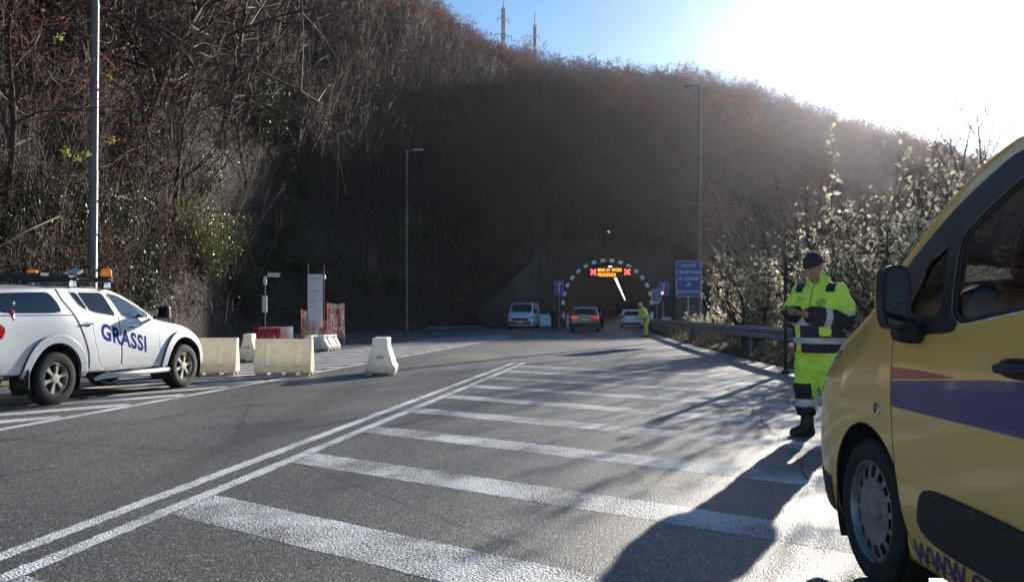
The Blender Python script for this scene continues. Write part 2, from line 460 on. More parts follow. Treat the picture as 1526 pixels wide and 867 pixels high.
def asphalt_mat():
    m = bpy.data.materials.new("asphalt"); m.use_nodes = True; MATS["asphalt"] = m
    t = NT(m); b = t.n["Principled BSDF"]; p = t.pos()
    big = t.noise(.35, 5, .6, p); fine = t.noise(55, 3, .7, p)
    va = t.add("ShaderNodeTexVoronoi"); va.inputs['Scale'].default_value = 95; t.link(p, va.inputs['Vector'])
    sp = t.add("ShaderNodeSeparateColor"); t.link(va.outputs['Color'], sp.inputs[0])
    c0 = t.ramp(sp.outputs[0], [(.0, (.018, .018, .019)), (.5, (.042, .041, .041)), (.78, (.085, .082, .08)), (.92, (.20, .19, .185)), (1.0, (.40, .39, .37))]).outputs[0]
    c1 = t.mix(.35, c0, t.ramp(fine.outputs[0], [(.30, (.022, .022, .023)), (.5, (.06, .059, .058)), (.72, (.14, .135, .13))]).outputs[0])
    c2 = t.ramp(big.outputs[0], [(.33, (1.02, 1.0, .98)), (.67, (1.68, 1.62, 1.56))]).outputs[0]
    c = t.mix(1.0, c1, c2, 'MULTIPLY')
    # oil stains and darker tyre tracks along the carriageway
    sx = t.add("ShaderNodeMapping"); sx.inputs['Scale'].default_value = (1.0, .05, 1); sx.inputs['Rotation'].default_value = (0, 0, R(9)); t.link(p, sx.inputs[0])
    tr = t.noise(.9, 4, .6, sx.outputs[0])
    f = t.ramp(tr.outputs[0], [(.52, (0, 0, 0)), (.68, (.55, .55, .55))]).outputs[0]
    c = t.mix(f, c, (.028, .027, .026))
    st = t.noise(1.7, 5, .7, p, .6)
    f2 = t.ramp(st.outputs[0], [(.66, (0, 0, 0)), (.76, (.5, .5, .5))]).outputs[0]
    c = t.mix(f2, c, (.02, .02, .02))
    # cracks sealed with tar
    vo = t.add("ShaderNodeTexVoronoi", feature='DISTANCE_TO_EDGE'); vo.inputs['Scale'].default_value = .22
    nz = t.noise(1.2, 4, .7, p); ad = t.mix(.12, p, nz.outputs['Color']); t.link(ad, vo.inputs['Vector'])
    f3 = t.ramp(vo.outputs['Distance'], [(.0, (.6, .6, .6)), (.006, (0, 0, 0))]).outputs[0]
    c = t.mix(f3, c, (.015, .015, .016))
    t.link(c, b.inputs['Base Color'])
    rr = t.ramp(fine.outputs[0], [(.3, (.66,) * 3), (.7, (.42,) * 3)]).outputs[0]; t.link(rr, b.inputs['Roughness'])
    b.inputs['Specular IOR Level'].default_value = .5
    v2 = t.add("ShaderNodeTexVoronoi"); v2.inputs['Scale'].default_value = 110; t.link(p, v2.inputs['Vector'])
    v3 = t.noise(70, 3, .6, p)
    hh = t.add("ShaderNodeMath", operation='ADD'); t.link(v2.outputs['Distance'], hh.inputs[0]); t.link(v3.outputs[0], hh.inputs[1])
    bp = t.add("ShaderNodeBump"); bp.inputs['Strength'].default_value = .6; bp.inputs['Distance'].default_value = .006
    t.link(v2.outputs['Distance'], bp.inputs['Height']); t.link(bp.outputs[0], b.inputs['Normal'])
    return m

def paint_mat(name, wear=.5, col=(.68, .68, .69)):
    m = bpy.data.materials.new(name); m.use_nodes = True; MATS[name] = m
    t = NT(m); b = t.n["Principled BSDF"]; p = t.pos()
    fine = t.noise(60, 3, .75, p); big = t.noise(1.4, 5, .65, p)
    a = t.add("ShaderNodeMath", operation='MULTIPLY_ADD'); a.inputs[1].default_value = .62; t.link(big.outputs[0], a.inputs[0]); t.link(fine.outputs[0], a.inputs[2])
    f = t.ramp(a.outputs[0], [(min(.97, wear + .30), (0, 0, 0)), (min(1, wear + .52), (1, 1, 1))]).outputs[0]
    c = t.mix(f, col, (.06, .06, .06))
    t.link(c, b.inputs['Base Color']); b.inputs['Roughness'].default_value = .62; b.inputs['Specular IOR Level'].default_value = .45
    v2 = t.add("ShaderNodeTexVoronoi"); v2.inputs['Scale'].default_value = 75; t.link(p, v2.inputs['Vector'])
    bp = t.add("ShaderNodeBump"); bp.inputs['Strength'].default_value = .6; bp.inputs['Distance'].default_value = .010
    t.link(v2.outputs['Distance'], bp.inputs['Height']); t.link(bp.outputs[0], b.inputs['Normal'])
    return m

def soil_mat(name, c1, c2, c3, scale=.6):
    m = bpy.data.materials.new(name); m.use_nodes = True; MATS[name] = m
    t = NT(m); b = t.n["Principled BSDF"]; p = t.pos()
    n1 = t.noise(scale, 6, .65, p); n2 = t.noise(scale * 14, 4, .7, p)
    c = t.ramp(n1.outputs[0], [(.3, c1), (.5, c2), (.72, c3)]).outputs[0]
    k = t.ramp(n2.outputs[0], [(.3, (.5,) * 3), (.7, (1.35,) * 3)]).outputs[0]
    t.link(t.mix(1.0, c, k, 'MULTIPLY'), b.inputs['Base Color']); b.inputs['Roughness'].default_value = .95
    bp = t.add("ShaderNodeBump"); bp.inputs['Strength'].default_value = 1; bp.inputs['Distance'].default_value = .12
    t.link(n2.outputs[0], bp.inputs['Height']); t.link(bp.outputs[0], b.inputs['Normal'])
    return m

def concrete_mat(name, c, streak=.5):
    m = bpy.data.materials.new(name); m.use_nodes = True; MATS[name] = m
    t = NT(m); b = t.n["Principled BSDF"]; p = t.pos()
    n1 = t.noise(.8, 6, .65, p)
    mp = t.add("ShaderNodeMapping"); mp.inputs['Scale'].default_value = (1.6, 1.6, .12); t.link(p, mp.inputs[0])
    n2 = t.noise(1.5, 5, .7, mp.outputs[0]); n3 = t.noise(25, 4, .6, p)
    col = t.ramp(n1.outputs[0], [(.3, tuple(x * .65 for x in c)), (.7, tuple(x * 1.25 for x in c))]).outputs[0]
    f = t.ramp(n2.outputs[0], [(.45, (0, 0, 0)), (.7, (streak,) * 3)]).outputs[0]
    col = t.mix(f, col, tuple(x * .25 for x in c))
    t.link(col, b.inputs['Base Color']); b.inputs['Roughness'].default_value = .9
    bp = t.add("ShaderNodeBump"); bp.inputs['Strength'].default_value = .4; bp.inputs['Distance'].default_value = .02
    t.link(n3.outputs[0], bp.inputs['Height']); t.link(bp.outputs[0], b.inputs['Normal'])
    return m

ASPH = asphalt_mat(); PAINT = paint_mat("road_paint", .47); PAINT_W = paint_mat("worn_road_paint", .385)
SOIL = soil_mat("leaf_litter", (.018, .012, .010), (.042, .027, .019), (.080, .043, .026), .25)
EARTH = soil_mat("verge_earth", (.03, .022, .014), (.07, .052, .032), (.12, .10, .06), 1.2)
CONC = concrete_mat("portal_concrete", (.048, .046, .048)); LINING = concrete_mat("tunnel_lining", (.075, .075, .072), .5)

# --- thin sunlit air over the valley
hz = bpy.data.materials.new("thin_haze"); hz.use_nodes = True; hn = hz.node_tree; hn.nodes.clear()
ho = hn.nodes.new("ShaderNodeOutputMaterial"); hv = hn.nodes.new("ShaderNodeVolumePrincipled"); hv.inputs['Color'].default_value = (.92, .88, 1.0, 1); hv.inputs['Density'].default_value = HAZE_D; hv.inputs['Anisotropy'].default_value = HAZE_G
hn.links.new(hv.outputs[0], ho.inputs['Volume'])
hb_ = MB(); hb_.box((0, 50, 79), (860, 960, 162)); tag(hb_.build("haze", hz), kind='stuff')
# --- ground and road
def sheet(name, outline, z, mat):
    me = mesh_from(name, [(x, y, z) for x, y in outline], [tuple(range(len(outline)))], [mat])
    if me.polygons[0].normal.z < 0: me.flip_normals()
    return tag(link(name, me), kind='structure')
sheet("ground", [(-420, -420), (420, -420), (420, 520), (-420, 520)], -.14, SOIL)
LEFT_EDGE = [(-10.9, -30), (-10.9, 34), (-9.9, 50), (-7.6, 61), (-2.4, 70), (1.2, 71.9)]
RAIL = [(5.95, -30), (5.95, 6), (6.02, 12), (6.2, 18), (6.5, 25), (7.1, 34), (8.3, 48), (9.6, 60)]
TAX = np.array([.139, 1.0])         # direction of the tunnel
TX, TY, TR, TZ = 8.05, 72.0, 3.63, 1.87
te = (TX + 240 * TAX[0], TY + 240)
road = LEFT_EDGE + [(TX - TR, 71.9), (te[0] - TR, te[1]), (te[0] + TR, te[1]), (TX + TR, 71.9)] + [(11.2, 70), (9.7, 60)] + RAIL[:-1][::-1]
sheet("road", road, 0.0, ASPH)
# kerb along the left foot of the slope
def sweep(path, prof, closed=False):
    """profile (offset to the right of the path, height) swept along a plan path -> grid points"""
    P = np.array(path, float); T = np.gradient(P, axis=0); T /= np.linalg.norm(T, axis=1)[:, None]
    Nn = np.stack([T[:, 1], -T[:, 0]], 1)
    return np.array([[(*(P[i] + Nn[i] * o), h) for (o, h) in prof] for i in range(len(P))])
def dense(path, step=1.0):
    P = np.array(path, float); d = np.r_[0, np.cumsum(np.linalg.norm(np.diff(P, axis=0), axis=1))]
    s = np.linspace(0, d[-1], max(2, int(d[-1] / step) + 1))
    X = pchip(d, P, s); return X
kb = MB(); kb.grid(sweep(dense(LEFT_EDGE[1:5], 1.0), [(.02, -.1), (.0, .13), (-.02, .15), (-.28, .15), (-.30, .13), (-.30, -.1)]))
tag(kb.build("kerb", concrete_mat("kerb_concrete", (.22, .21, .2), .4), sharp=35), kind='structure')
vg = MB()
vp = dense(RAIL, 1.0)
vg.grid(sweep(vp, [(-.12, -.13), (-.08, .015), (.12, .07), (.5, .16), (1.2, .18), (2.5, .05), (4.5, -.12)]))
tag(vg.build("verge", EARTH, smooth=True), kind='structure')

# --- painted markings, each marking 4 mm above the asphalt
def rag(mb, c4, z):
    """painted quad whose long edges are slightly ragged"""
    a, b_, c_, d_ = [np.array(v, float) for v in c4]; L = np.linalg.norm(b_ - a); m_ = max(2, int(L / .05)); u = (b_ - a) / L; nn = np.array([-u[1], u[0]])
    j = lambda: rng.normal() * .0035 + .004 * math.sin(rng.uniform(0, 6))
    top = [a + (b_ - a) * k / m_ + nn * j() for k in range(m_ + 1)]; bot = [d_ + (c_ - d_) * k / m_ + nn * j() for k in range(m_ + 1)]
    V = [(*v, z) for v in top] + [(*v, z) for v in bot]; mb.add(V, [(m_ + 1 + k, m_ + 2 + k, k + 1, k) for k in range(m_)])
def stripe(mb, p, q, w, z=.0015):
    p = np.array(p, float); q = np.array(q, float); d = q - p; n = np.array([-d[1], d[0]]) / np.linalg.norm(d) * w / 2
    rag(mb, [p + n, q + n, q - n, p - n], z)
mk = MB()
A = lambda Y: -2.62 + .16 * (Y - 4.36)
Bx = lambda Y: -2.37 + .158 * (Y - 4.11)
stripe(mk, (A(-8), -8), (A(21), 21), .115); stripe(mk, (Bx(-8), -8), (Bx(21), 21), .115)
Cx = lambda Y: -5.45 + .16 * (Y - 9.07)
stripe(mk, (Cx(-6), -6), (Cx(42), 42), .14)
tag(mk.build("edge_line_markings", PAINT), kind='structure')
mk = MB()
dirz = np.array([.805, -.593])
for k in range(-2, 9):
    Y0 = 5.55 + 1.78 * k
    x0 = Bx(Y0) + .07
    L = (5.0 - x0) / dirz[0]
    p = np.array([x0, Y0]); q = p + dirz * L
    w = .50 if k < 1 else .44
    n = np.array([-dirz[1], dirz[0]]) * w / 2
    # end cut parallel to the line it starts from
    t = np.array([.158, 1.0]); t /= np.linalg.norm(t); s = (w / 2) / abs(t @ np.array([-dirz[1], dirz[0]]))
    rag(mk, [p + t * s, q + n, q - n, p - t * s], .0014)
tag(mk.build("hatched_zone_markings", PAINT_W), kind='structure')
mk = MB()
for k in range(-4, 27):
    Y0 = 10.2 + 1.35 * k; x0 = Cx(Y0) - .12
    d2 = np.array([-.68, -.74]); L = (x0 + 10.2) / .68
    p = np.array([x0, Y0]); q = p + d2 * min(L, 5.5)
    stripe(mk, p, q, .30)
tag(mk.build("left_hatched_markings", PAINT), kind='structure')

# --- old repairs: slightly darker asphalt patches and a crumbled joint
PATCH = pmat("patched_asphalt", (.045, .044, .044), .8, var=.45, vscale=14, bump=.5, bscale=120)
mk = MB()
def blob(cx, cy, lx, ly, ang, seed, jag=.06):
    r_ = random.Random(seed); n = 40; c_, s_ = math.cos(ang), math.sin(ang); pts = []
    for k in range(n):
        t = 2 * math.pi * k / n; e = 6; rr = (abs(math.cos(t)) ** e + abs(math.sin(t)) ** e) ** (-1 / e) * (1 + r_.uniform(-jag, jag))
        x, y = lx * rr * math.cos(t), ly * rr * math.sin(t); pts.append((cx + x * c_ - y * s_, cy + x * s_ + y * c_, .0008))
    mk.add(pts, [tuple(range(n))])
blob(-3.3, 12.4, .35, .8, -.16, 1, .1); blob(-1.2, 24, .8, 1.8, -.15, 2)
tag(mk.build("asphalt_patches", PATCH), kind='structure')
mk = MB(); r_ = random.Random(9)
for (x0, y0, x1, y1, w) in [(-2.6, 15.6, -.9, 17.4, .035), (-5.0, 8.2, -2.9, 12.8, .02), (-2.9, 12.8, -2.7, 20, .018), (2.2, 6.2, 3.4, 12.5, .016), (.2, 19.5, 5.6, 21.5, .03)]:
    m_ = 26; P = [(x0 + (x1 - x0) * k / m_ + r_.uniform(-.06, .06), y0 + (y1 - y0) * k / m_ + r_.uniform(-.06, .06)) for k in range(m_ + 1)]; d = np.array([y1 - y0, x0 - x1]); d = d / np.linalg.norm(d)
    ws = [w * r_.uniform(.3, 1.2) for _ in P]; V = [(p[0] + d[0] * q, p[1] + d[1] * q, .0022) for p, q in zip(P, ws)] + [(p[0] - d[0] * q, p[1] - d[1] * q, .0022) for p, q in zip(P, ws)]
    mk.add(V, [(k, k + 1, m_ + 2 + k, m_ + 1 + k) for k in range(m_)])
tag(mk.build("road_cracks", pmat("crack_tar", (.012, .012, .012), .7)), kind='structure')
# --- the hill: a height field fanned out from the road
SKY_T = [(-900, .62), (-300, .60), (0, .56), (300, .475), (500, .405), (620, .358), (700, .328), (750, .311), (800, .302), (850, .288), (920, .281), (1000, .269),
         (1050, .265), (1100, .261), (1170, .250), (1230, .232), (1300, .209), (1400, .191), (1450, .178), (1526, .150), (1700, .11), (2100, .09), (2900, .08)]
FOOT_T = [(-1200, 7.2), (-900, 8.5), (-300, 13.5), (0, 18.7), (150, 22.8), (300, 30.0), (400, 39), (500, 47), (600, 60), (690, 69), (740, 72), (800, 73.2), (1000, 73.2), (1100, 79), (1200, 86),
          (1300, 92), (1526, 100), (1900, 110), (2900, 120)]
CREST_T = [(-1200, 120), (-300, 150), (0, 165), (300, 178), (620, 186), (900, 187), (1526, 192), (2900, 200)]
def tab(T, px): return np.interp(px, [t[0] for t in T], [t[1] for t in T])
def vnoise(x, y, s, seed):
    xs, ys = np.asarray(x) / s, np.asarray(y) / s
    i, j = np.floor(xs).astype(int), np.floor(ys).astype(int); u, v = xs - i, ys - j
    u = u * u * (3 - 2 * u); v = v * v * (3 - 2 * v)
    h = lambda a, b: (np.sin(a * 127.1 + b * 311.7 + seed * 74.7) * 43758.5453) % 1.0
    return (h(i, j) * (1 - u) + h(i + 1, j) * u) * (1 - v) + (h(i, j + 1) * (1 - u) + h(i + 1, j + 1) * u) * v - .5
def terr_z(X, Y):
    X, Y = np.asarray(X, float), np.asarray(Y, float)
    px = CX + FPX * X / np.maximum(Y, .1)
    yf, yc, e = tab(FOOT_T, px), tab(CREST_T, px), tab(SKY_T, px)
    zc = e * yc + EYE - 7.0
    t = (Y - yf) / (yc - yf); tt = np.clip(t, 0, 1)
    g = .5 * tt ** .62 + .5 * tt
    z = zc * g
    z = np.where(t > 1, zc - (t - 1) * (yc - yf) * .12, z)
    por = ((px > 797) & (px < 998))
    z = np.where(por, np.maximum(z, 6.0), z)
    z = z + (vnoise(X, Y, 14, 1) * 3.0 + vnoise(X, Y, 5, 2) * 1.1) * np.clip(t * 6, 0, 1) * np.where(por & (t < .12), .2, 1)
    return np.where(t < 0, -.15, z)
cols = np.arange(-1150, 2700, 9.0)
frs = np.concatenate([np.linspace(0, 1, 46) ** 1.35, np.linspace(1.05, 2.2, 10)])
G = np.zeros((len(cols), len(frs), 3))
for i, px in enumerate(cols):
    yf, yc = tab(FOOT_T, px), tab(CREST_T, px)
    Y = yf + (yc - yf) * frs; X = pa(px) * Y
    G[i, :, 0], G[i, :, 1], G[i, :, 2] = X, Y, terr_z(X, Y)
    if not (797 < px < 998): G[i, 0, 2] = -.16
tm = MB(); tm.grid(G, flip=True)
tag(tm.build("hill", SOIL, smooth=True), kind='structure')

# --- tunnel portal
portal = thing("tunnel_portal", "dark concrete tunnel portal with black and white dashed arch rim", "tunnel portal", (TX, TY, 0))
def arch(r, n=40, drop=True):
    pts = [(r * math.cos(math.pi * (1 - k / n)), TZ + r * math.sin(math.pi * (1 - k / n))) for k in range(n + 1)]
    return [(-r, -.1)] + pts + [(r, -.1)]
ar = arch(TR); n = len(ar)
def outer(p):
    x, z = p
    L_, R_, T_ = -6.3, 5.6, 6.5
    if z <= TZ and x < 0: return (L_, max(z, -.1))
    if z <= TZ: return (R_, max(z, -.1))
    d = np.array([x, z - TZ]); d /= np.linalg.norm(d)
    s = min(([(R_ if d[0] > 0 else L_) / d[0]] if abs(d[0]) > 1e-6 else []) + [(T_ - TZ) / d[1] if d[1] > 1e-6 else 1e9])
    return (d[0] * s, TZ + d[1] * s)
ou = [outer(p) for p in ar]
pm = MB()
g = np.array([[(ar[i][0], 0.0, ar[i][1]), (ou[i][0], 0.0, ou[i][1])] for i in range(n)]); pm.grid(g)
g = np.array([[(ou[i][0], 0.0, ou[i][1]), (ou[i][0], 1.2, ou[i][1])] for i in range(n)]); pm.grid(g)
pm.build("portal_wall", CONC, portal)
rm = MB()
NB = 31
for k in range(-3, NB + 3):
    def pt(f, r):
        if f < 0: return (-r, TZ + f * .62 / 1.0)
        if f > NB: return (r, TZ - (f - NB) * .62)
        a = math.pi * (1 - f / NB); return (r * math.cos(a), TZ + r * math.sin(a))
    for s in range(2):
        f0, f1 = k + s * .5, k + .5 + s * .5
        q = [pt(f0, TR - .02), pt(f1, TR - .02), pt(f1, TR + .25), pt(f0, TR + .25)]
        if min(c[1] for c in q) < 0: continue
        rm.prism(q, -.06, .05, 'y', mi=(0 if k % 2 == 0 else 1))
rm.build("arch_rim", [pmat("rim_white", (.85, .85, .84), .6, var=.15), pmat("rim_black", (.02, .02, .022), .6)], portal)
lm = MB()
ax = np.array([[(TAX[0] * d + p[0], d, p[1]) for p in ar] for d in (0.05, 3, 10, 25, 50, 90, 140, 190, 240)])
lm.grid(ax, flip=True)
lm.add([(TAX[0] * 239 + p[0], 239, p[1]) for p in ar], [tuple(range(n))])
lm.build("tunnel_lining", LINING, portal, smooth=False)
wl = MB()
wl.prism([(-.1, 0), (6.1, 0), (6.1, 6.0), (4.6, 4.6), (2.6, 2.7), (1.1, 1.3), (-.1, .4)], -.2, .2, 'y')
w = wl.build("retaining_wall", concrete_mat("wing_concrete", (.062, .060, .062)), None, bevel=.03)
w.location = (-3.9, 70.9, 0); w.rotation_euler = (0, 0, R(8))
tag(w, "sloping grey concrete wing wall descending left of the tunnel portal", "wall")
wl = MB(); wl.prism([(0, 0), (4.2, 0), (4.2, .8), (2.6, 2.0), (1.0, 4.6), (0, 5.9)], -.2, .2, 'y')
w = wl.build("retaining_wall", MATS["wing_concrete"], None, bevel=.03); w.location = (13.7, 72.1, 0); w.rotation_euler = (0, 0, R(20))
tag(w, "grey concrete wing wall right of the tunnel portal behind the signs", "wall")
# ================================================================ VEGETATION
BARK = pmat("bark_dark", (.050, .038, .030), .95, var=.4, vscale=5, bump=.6, bscale=20)
BARKP = pmat("bark_pale", (.21, .17, .13), .9, var=.35, vscale=4, bump=.4, bscale=25)
def twig_mat(name, cols, scale):
    m = bpy.data.materials.new(name); m.use_nodes = True; MATS[name] = m
    t = NT(m); b = t.n["Principled BSDF"]; p = t.pos()
    n1 = t.noise(scale, 3, .6, p); n2 = t.noise(2.5, 2, .5, p)
    c = t.ramp(n1.outputs[0], [(.30, cols[0]), (.48, cols[1]), (.6, cols[2]), (.74, cols[3])]).outputs[0]
    k = t.ramp(n2.outputs[0], [(.3, (.6,) * 3), (.7, (1.4,) * 3)]).outputs[0]
    t.link(t.mix(1.0, c, k, 'MULTIPLY'), b.inputs['Base Color']); b.inputs['Roughness'].default_value = .75
    return m
TWIG = twig_mat("winter_twigs", [(.022, .015, .018), (.042, .027, .028), (.066, .036, .030), (.12, .050, .030)], .045)
TWIGP = twig_mat("pale_twigs", [(.085, .062, .05), (.14, .105, .08), (.19, .148, .11), (.13, .09, .066)], .3)
RUST = leaf_mat("rust_leaves", (.13, .045, .025), (.24, .085, .042), .8, .3, .2, .5)
BROWN = leaf_mat("dry_brown_leaves", (.07, .042, .026), (.14, .085, .05), .8, .3, .25, .8)
IVY = leaf_mat("ivy_leaves", (.018, .035, .012), (.05, .075, .025), .5, .2, .4, 1.2)
PRIVET = leaf_mat("privet_leaves", (.07, .09, .025), (.17, .19, .05), .4, .35, .5, 1.0)
LAUREL = leaf_mat("glint_painted_leaves", (.17, .17, .07), (.66, .60, .46), .16, .6, 1.0, 3.2)  # olive to cream: the cream paints white glints into the leaf colour
YELL = leaf_mat("lime_leaves", (.22, .26, .04), (.36, .38, .08), .5, .5, .4, 2.0)
DRYG = leaf_mat("dry_grass", (.16, .13, .06), (.30, .25, .11), .8, .3, .2, 2.0)

def segs_mesh(S, n=3):
    """S: (N, 8) p0, p1, r0, r1 -> open n-sided frusta as arrays"""
    S = np.asarray(S, float).reshape(-1, 8)
    p0, p1, r0, r1 = S[:, :3], S[:, 3:6], S[:, 6], S[:, 7]
    d = p1 - p0; d /= np.linalg.norm(d, axis=1)[:, None] + 1e-9
    up = np.where(np.abs(d[:, 2:3]) < .9, [[0, 0, 1.0]], [[1.0, 0, 0]])
    u = np.cross(up, d); u /= np.linalg.norm(u, axis=1)[:, None] + 1e-9; w = np.cross(d, u)
    V = np.zeros((len(S), 2 * n, 3))
    for j in range(n):
        a = 2 * math.pi * j / n; o = math.cos(a) * u + math.sin(a) * w
        V[:, j] = p0 + o * r0[:, None]; V[:, n + j] = p1 + o * r1[:, None]
    b = np.arange(len(S))[:, None] * 2 * n
    F = np.stack([np.concatenate([b + j, b + (j + 1) % n, b + n + (j + 1) % n, b + n + j], 1) for j in range(n)], 1).reshape(-1, 4)
    return V.reshape(-1, 3), F
def leaves_mesh(C, size, rg, aspect=.55, droop=None):
    """C: centres; one bent rhombus (two quads' worth of folded leaf) per centre"""
    N = len(C); s = size * rg.uniform(.6, 1.35, N)
    d = rg.normal(size=(N, 3)); d /= np.linalg.norm(d, axis=1)[:, None]
    if droop is not None: d[:, 2] -= droop; d /= np.linalg.norm(d, axis=1)[:, None]
    r_ = rg.normal(size=(N, 3)); u = np.cross(d, r_); u /= np.linalg.norm(u, axis=1)[:, None]; w = np.cross(d, u)
    a = s[:, None] * d; b = (s * aspect)[:, None] * u; f = (s * .16)[:, None] * w
    V = np.stack([C - a * .5, C + b * .5 - a * .08 + f, C + a * .5, C - b * .5 - a * .08 + f], 1).reshape(-1, 3)
    F = (np.arange(N)[:, None] * 4 + np.array([[0, 1, 2, 3]]))
    F = np.concatenate([F[:, [0, 1, 2]], F[:, [0, 2, 3]]])
    return V, F

def grow(rg, H=9.0, r=.11, crown0=.3, nb=16, spread=.42, sub=7, tw=3, lean=.05, up=.55, thin=.010):
    """trunk and crown segments of a bare deciduous tree"""
    trunk, crown = [], []
    k = 9; P = [np.zeros(3)]; d = np.array([rg.normal() * lean, rg.normal() * lean, 1.0])
    for i in range(k):
        d = d + rg.normal(size=3) * [.07, .07, .02]; d /= np.linalg.norm(d); P.append(P[-1] + d * H * .92 / k)
    rad = [r * (1 - .88 * i / k) for i in range(k + 1)]
    for i in range(k): trunk.append([*P[i], *P[i + 1], rad[i], rad[i + 1]])
    def limb(p, d, L, r0, n, lev):
        pts = [p]; 
        for i in range(n):
            d = d + rg.normal(size=3) * .16 + np.array([0, 0, .09 * up]); d /= np.linalg.norm(d); pts.append(pts[-1] + d * L / n)
        for i in range(n): crown.append([*pts[i], *pts[i + 1], max(thin, r0 * (1 - .8 * i / n)), max(thin * .7, r0 * (1 - .8 * (i + 1) / n))])
        return pts, d
    for b in range(nb):
        f = crown0 + (1 - crown0) * (b + rg.uniform()) / nb * .98
        i = min(int(f * k), k - 1); p = P[i] + (P[i + 1] - P[i]) * (f * k - i)
        az = b * 2.4 + rg.uniform(-.5, .5); el = up + rg.uniform(-.2, .35)
        L = H * spread * (1.15 - .75 * f) * rg.uniform(.7, 1.2)
        dd = np.array([math.cos(az) * math.cos(el), math.sin(az) * math.cos(el), math.sin(el)])
        pts, dl = limb(p, dd, L, rad[i] * .5, 4, 1)
        for s in range(sub):
            q = rg.uniform(.2, 1.0) * 4; a = min(int(q), 3); p2 = pts[a] + (pts[a + 1] - pts[a]) * (q - a)
            d2 = dl + rg.normal(size=3) * .65; d2[2] += .25; d2 /= np.linalg.norm(d2)
            L2 = L * rg.uniform(.3, .6); pt2, d3 = limb(p2, d2, L2, rad[i] * .18, 2, 2)
            for t in range(tw):
                p3 = pt2[rg.integers(1, 3)] + rg.normal(size=3) * .02; d4 = d3 + rg.normal(size=3) * .7; d4[2] += .3; d4 /= np.linalg.norm(d4)
                crown.append([*p3, *(p3 + d4 * L2 * rg.uniform(.4, .9)), thin, thin * .4])
    return trunk, crown

def tree_proto(seed, far=False, leaf=None, nleaf=0, barkm=None, twigm=None, **kw):
    rg = np.random.default_rng(seed)
    tr, cr = grow(rg, **kw)
    tv, tf = segs_mesh(tr, 6); cv, cf = segs_mesh(cr, 3)
    mats = [twigm or TWIG]; fm = None
    if leaf is not None:
        S = np.array(cr); idx = rg.integers(0, len(S), nleaf)
        C = S[idx, 3:6] + rg.normal(size=(nleaf, 3)) * .12
        lv, lf = leaves_mesh(C, .16 if far else .11, rg)
        F = [tuple(f) for f in cf.tolist()] + [tuple(f) for f in (lf + len(cv)).tolist()]
        fm = [0] * len(cf) + [1] * len(lf); cm = mesh_from("crown", np.concatenate([cv, lv]), F, mats + [leaf], fm)
    else: cm = mesh_from("crown", cv, cf, mats)
    tm_ = mesh_from("trunk", tv, tf, [barkm or BARK], smooth=True)
    return tm_, cm
def put_tree(protos, name, label, cat, loc, rz, sc, group):
    t = thing(name, label, cat, loc, rz, group); t.scale = sc
    link("trunk", protos[0], t); link("crown", protos[1], t); return t

# protos
NEARP = [tree_proto(10 + i, leaf=BROWN if i != 1 else None, nleaf=900, H=10, r=.13, nb=22, sub=9, tw=4, spread=.40, thin=.007) for i in range(4)]
NEARR = [tree_proto(20 + i, leaf=RUST, nleaf=1500, H=9, r=.12, nb=20, sub=8, tw=3, spread=.42, thin=.007) for i in range(2)]
MIDP = [tree_proto(30 + i, True, BROWN if i in (1, 3) else None, 380, H=9, r=.11, nb=20, sub=6, tw=3, spread=.44, thin=.013, up=.45) for i in range(5)]
MIDR = [tree_proto(40 + i, True, RUST, 900, H=8.5, r=.11, nb=18, sub=5, tw=2, spread=.42, thin=.014) for i in range(3)]

# candidates over the slope
N = 9000
px_ = rng.uniform(-420, 1760, N); yf_ = tab(FOOT_T, px_); yc_ = tab(CREST_T, px_)
Y_ = np.sqrt(rng.uniform(0, 1, N) * ((yc_ * 1.04) ** 2 - (yf_ + 1) ** 2) + (yf_ + 1) ** 2)
keep = rng.uniform(0, 1, N) < ((yc_ * 1.04) ** 2 - yf_ ** 2) / 34000.0 * .55
px_, Y_ = px_[keep], Y_[keep]; X_ = pa(px_) * Y_
bad = (px_ > 770) & (px_ < 1020) & (Y_ < 76.5)
X_, Y_, px_ = X_[~bad], Y_[~bad], px_[~bad]
Z_ = terr_z(X_, Y_); crest = Y_ > .93 * tab(CREST_T, px_)
order = np.argsort(Y_)
inview = (px_ > -60) & (px_ < 1590)
single = [i for i in order if inview[i] and (465 - (Z_[i] + 4 - EYE) / Y_[i] * FPX) > -60][:270]
sset = set(single)
rest = [i for i in range(len(X_)) if i not in sset]
for i in single:
    russ = vnoise(X_[i], Y_[i], 16, 5) > .21
    near = Y_[i] < 52
    zone = "left" if px_[i] < 560 else ("mid" if px_[i] < 1010 else "right")
    if russ:
        lab = {"left": "leafless tree keeping rusty leaves on the left hillside beyond the pickup", "mid": "tree with rusty leaves on the shaded slope by the tunnel",
               "right": "tree with rusty leaves on the slope right of the tunnel"}[zone]; grp = "rusty leaved trees on the hillside"
        pr = (NEARR if near else MIDR)
    else:
        lab = {"left": "bare grey brown tree on the left hillside above the pickup", "mid": "bare dark tree on the shaded slope around the tunnel",
               "right": "bare dark tree on the slope right of the tunnel"}[zone]; grp = "bare trees on the hillside"
        pr = (NEARP if near else MIDP)
    s = rng.uniform(.75, 1.2) * (.8 if near else 1)
    put_tree(pr[rng.integers(len(pr))], "bare_tree", lab, "tree", (X_[i], Y_[i], Z_[i] - .2), rng.uniform(0, 6.28), (s * rng.uniform(.9, 1.15),) * 2 + (s,), grp + ", " + zone + " part")
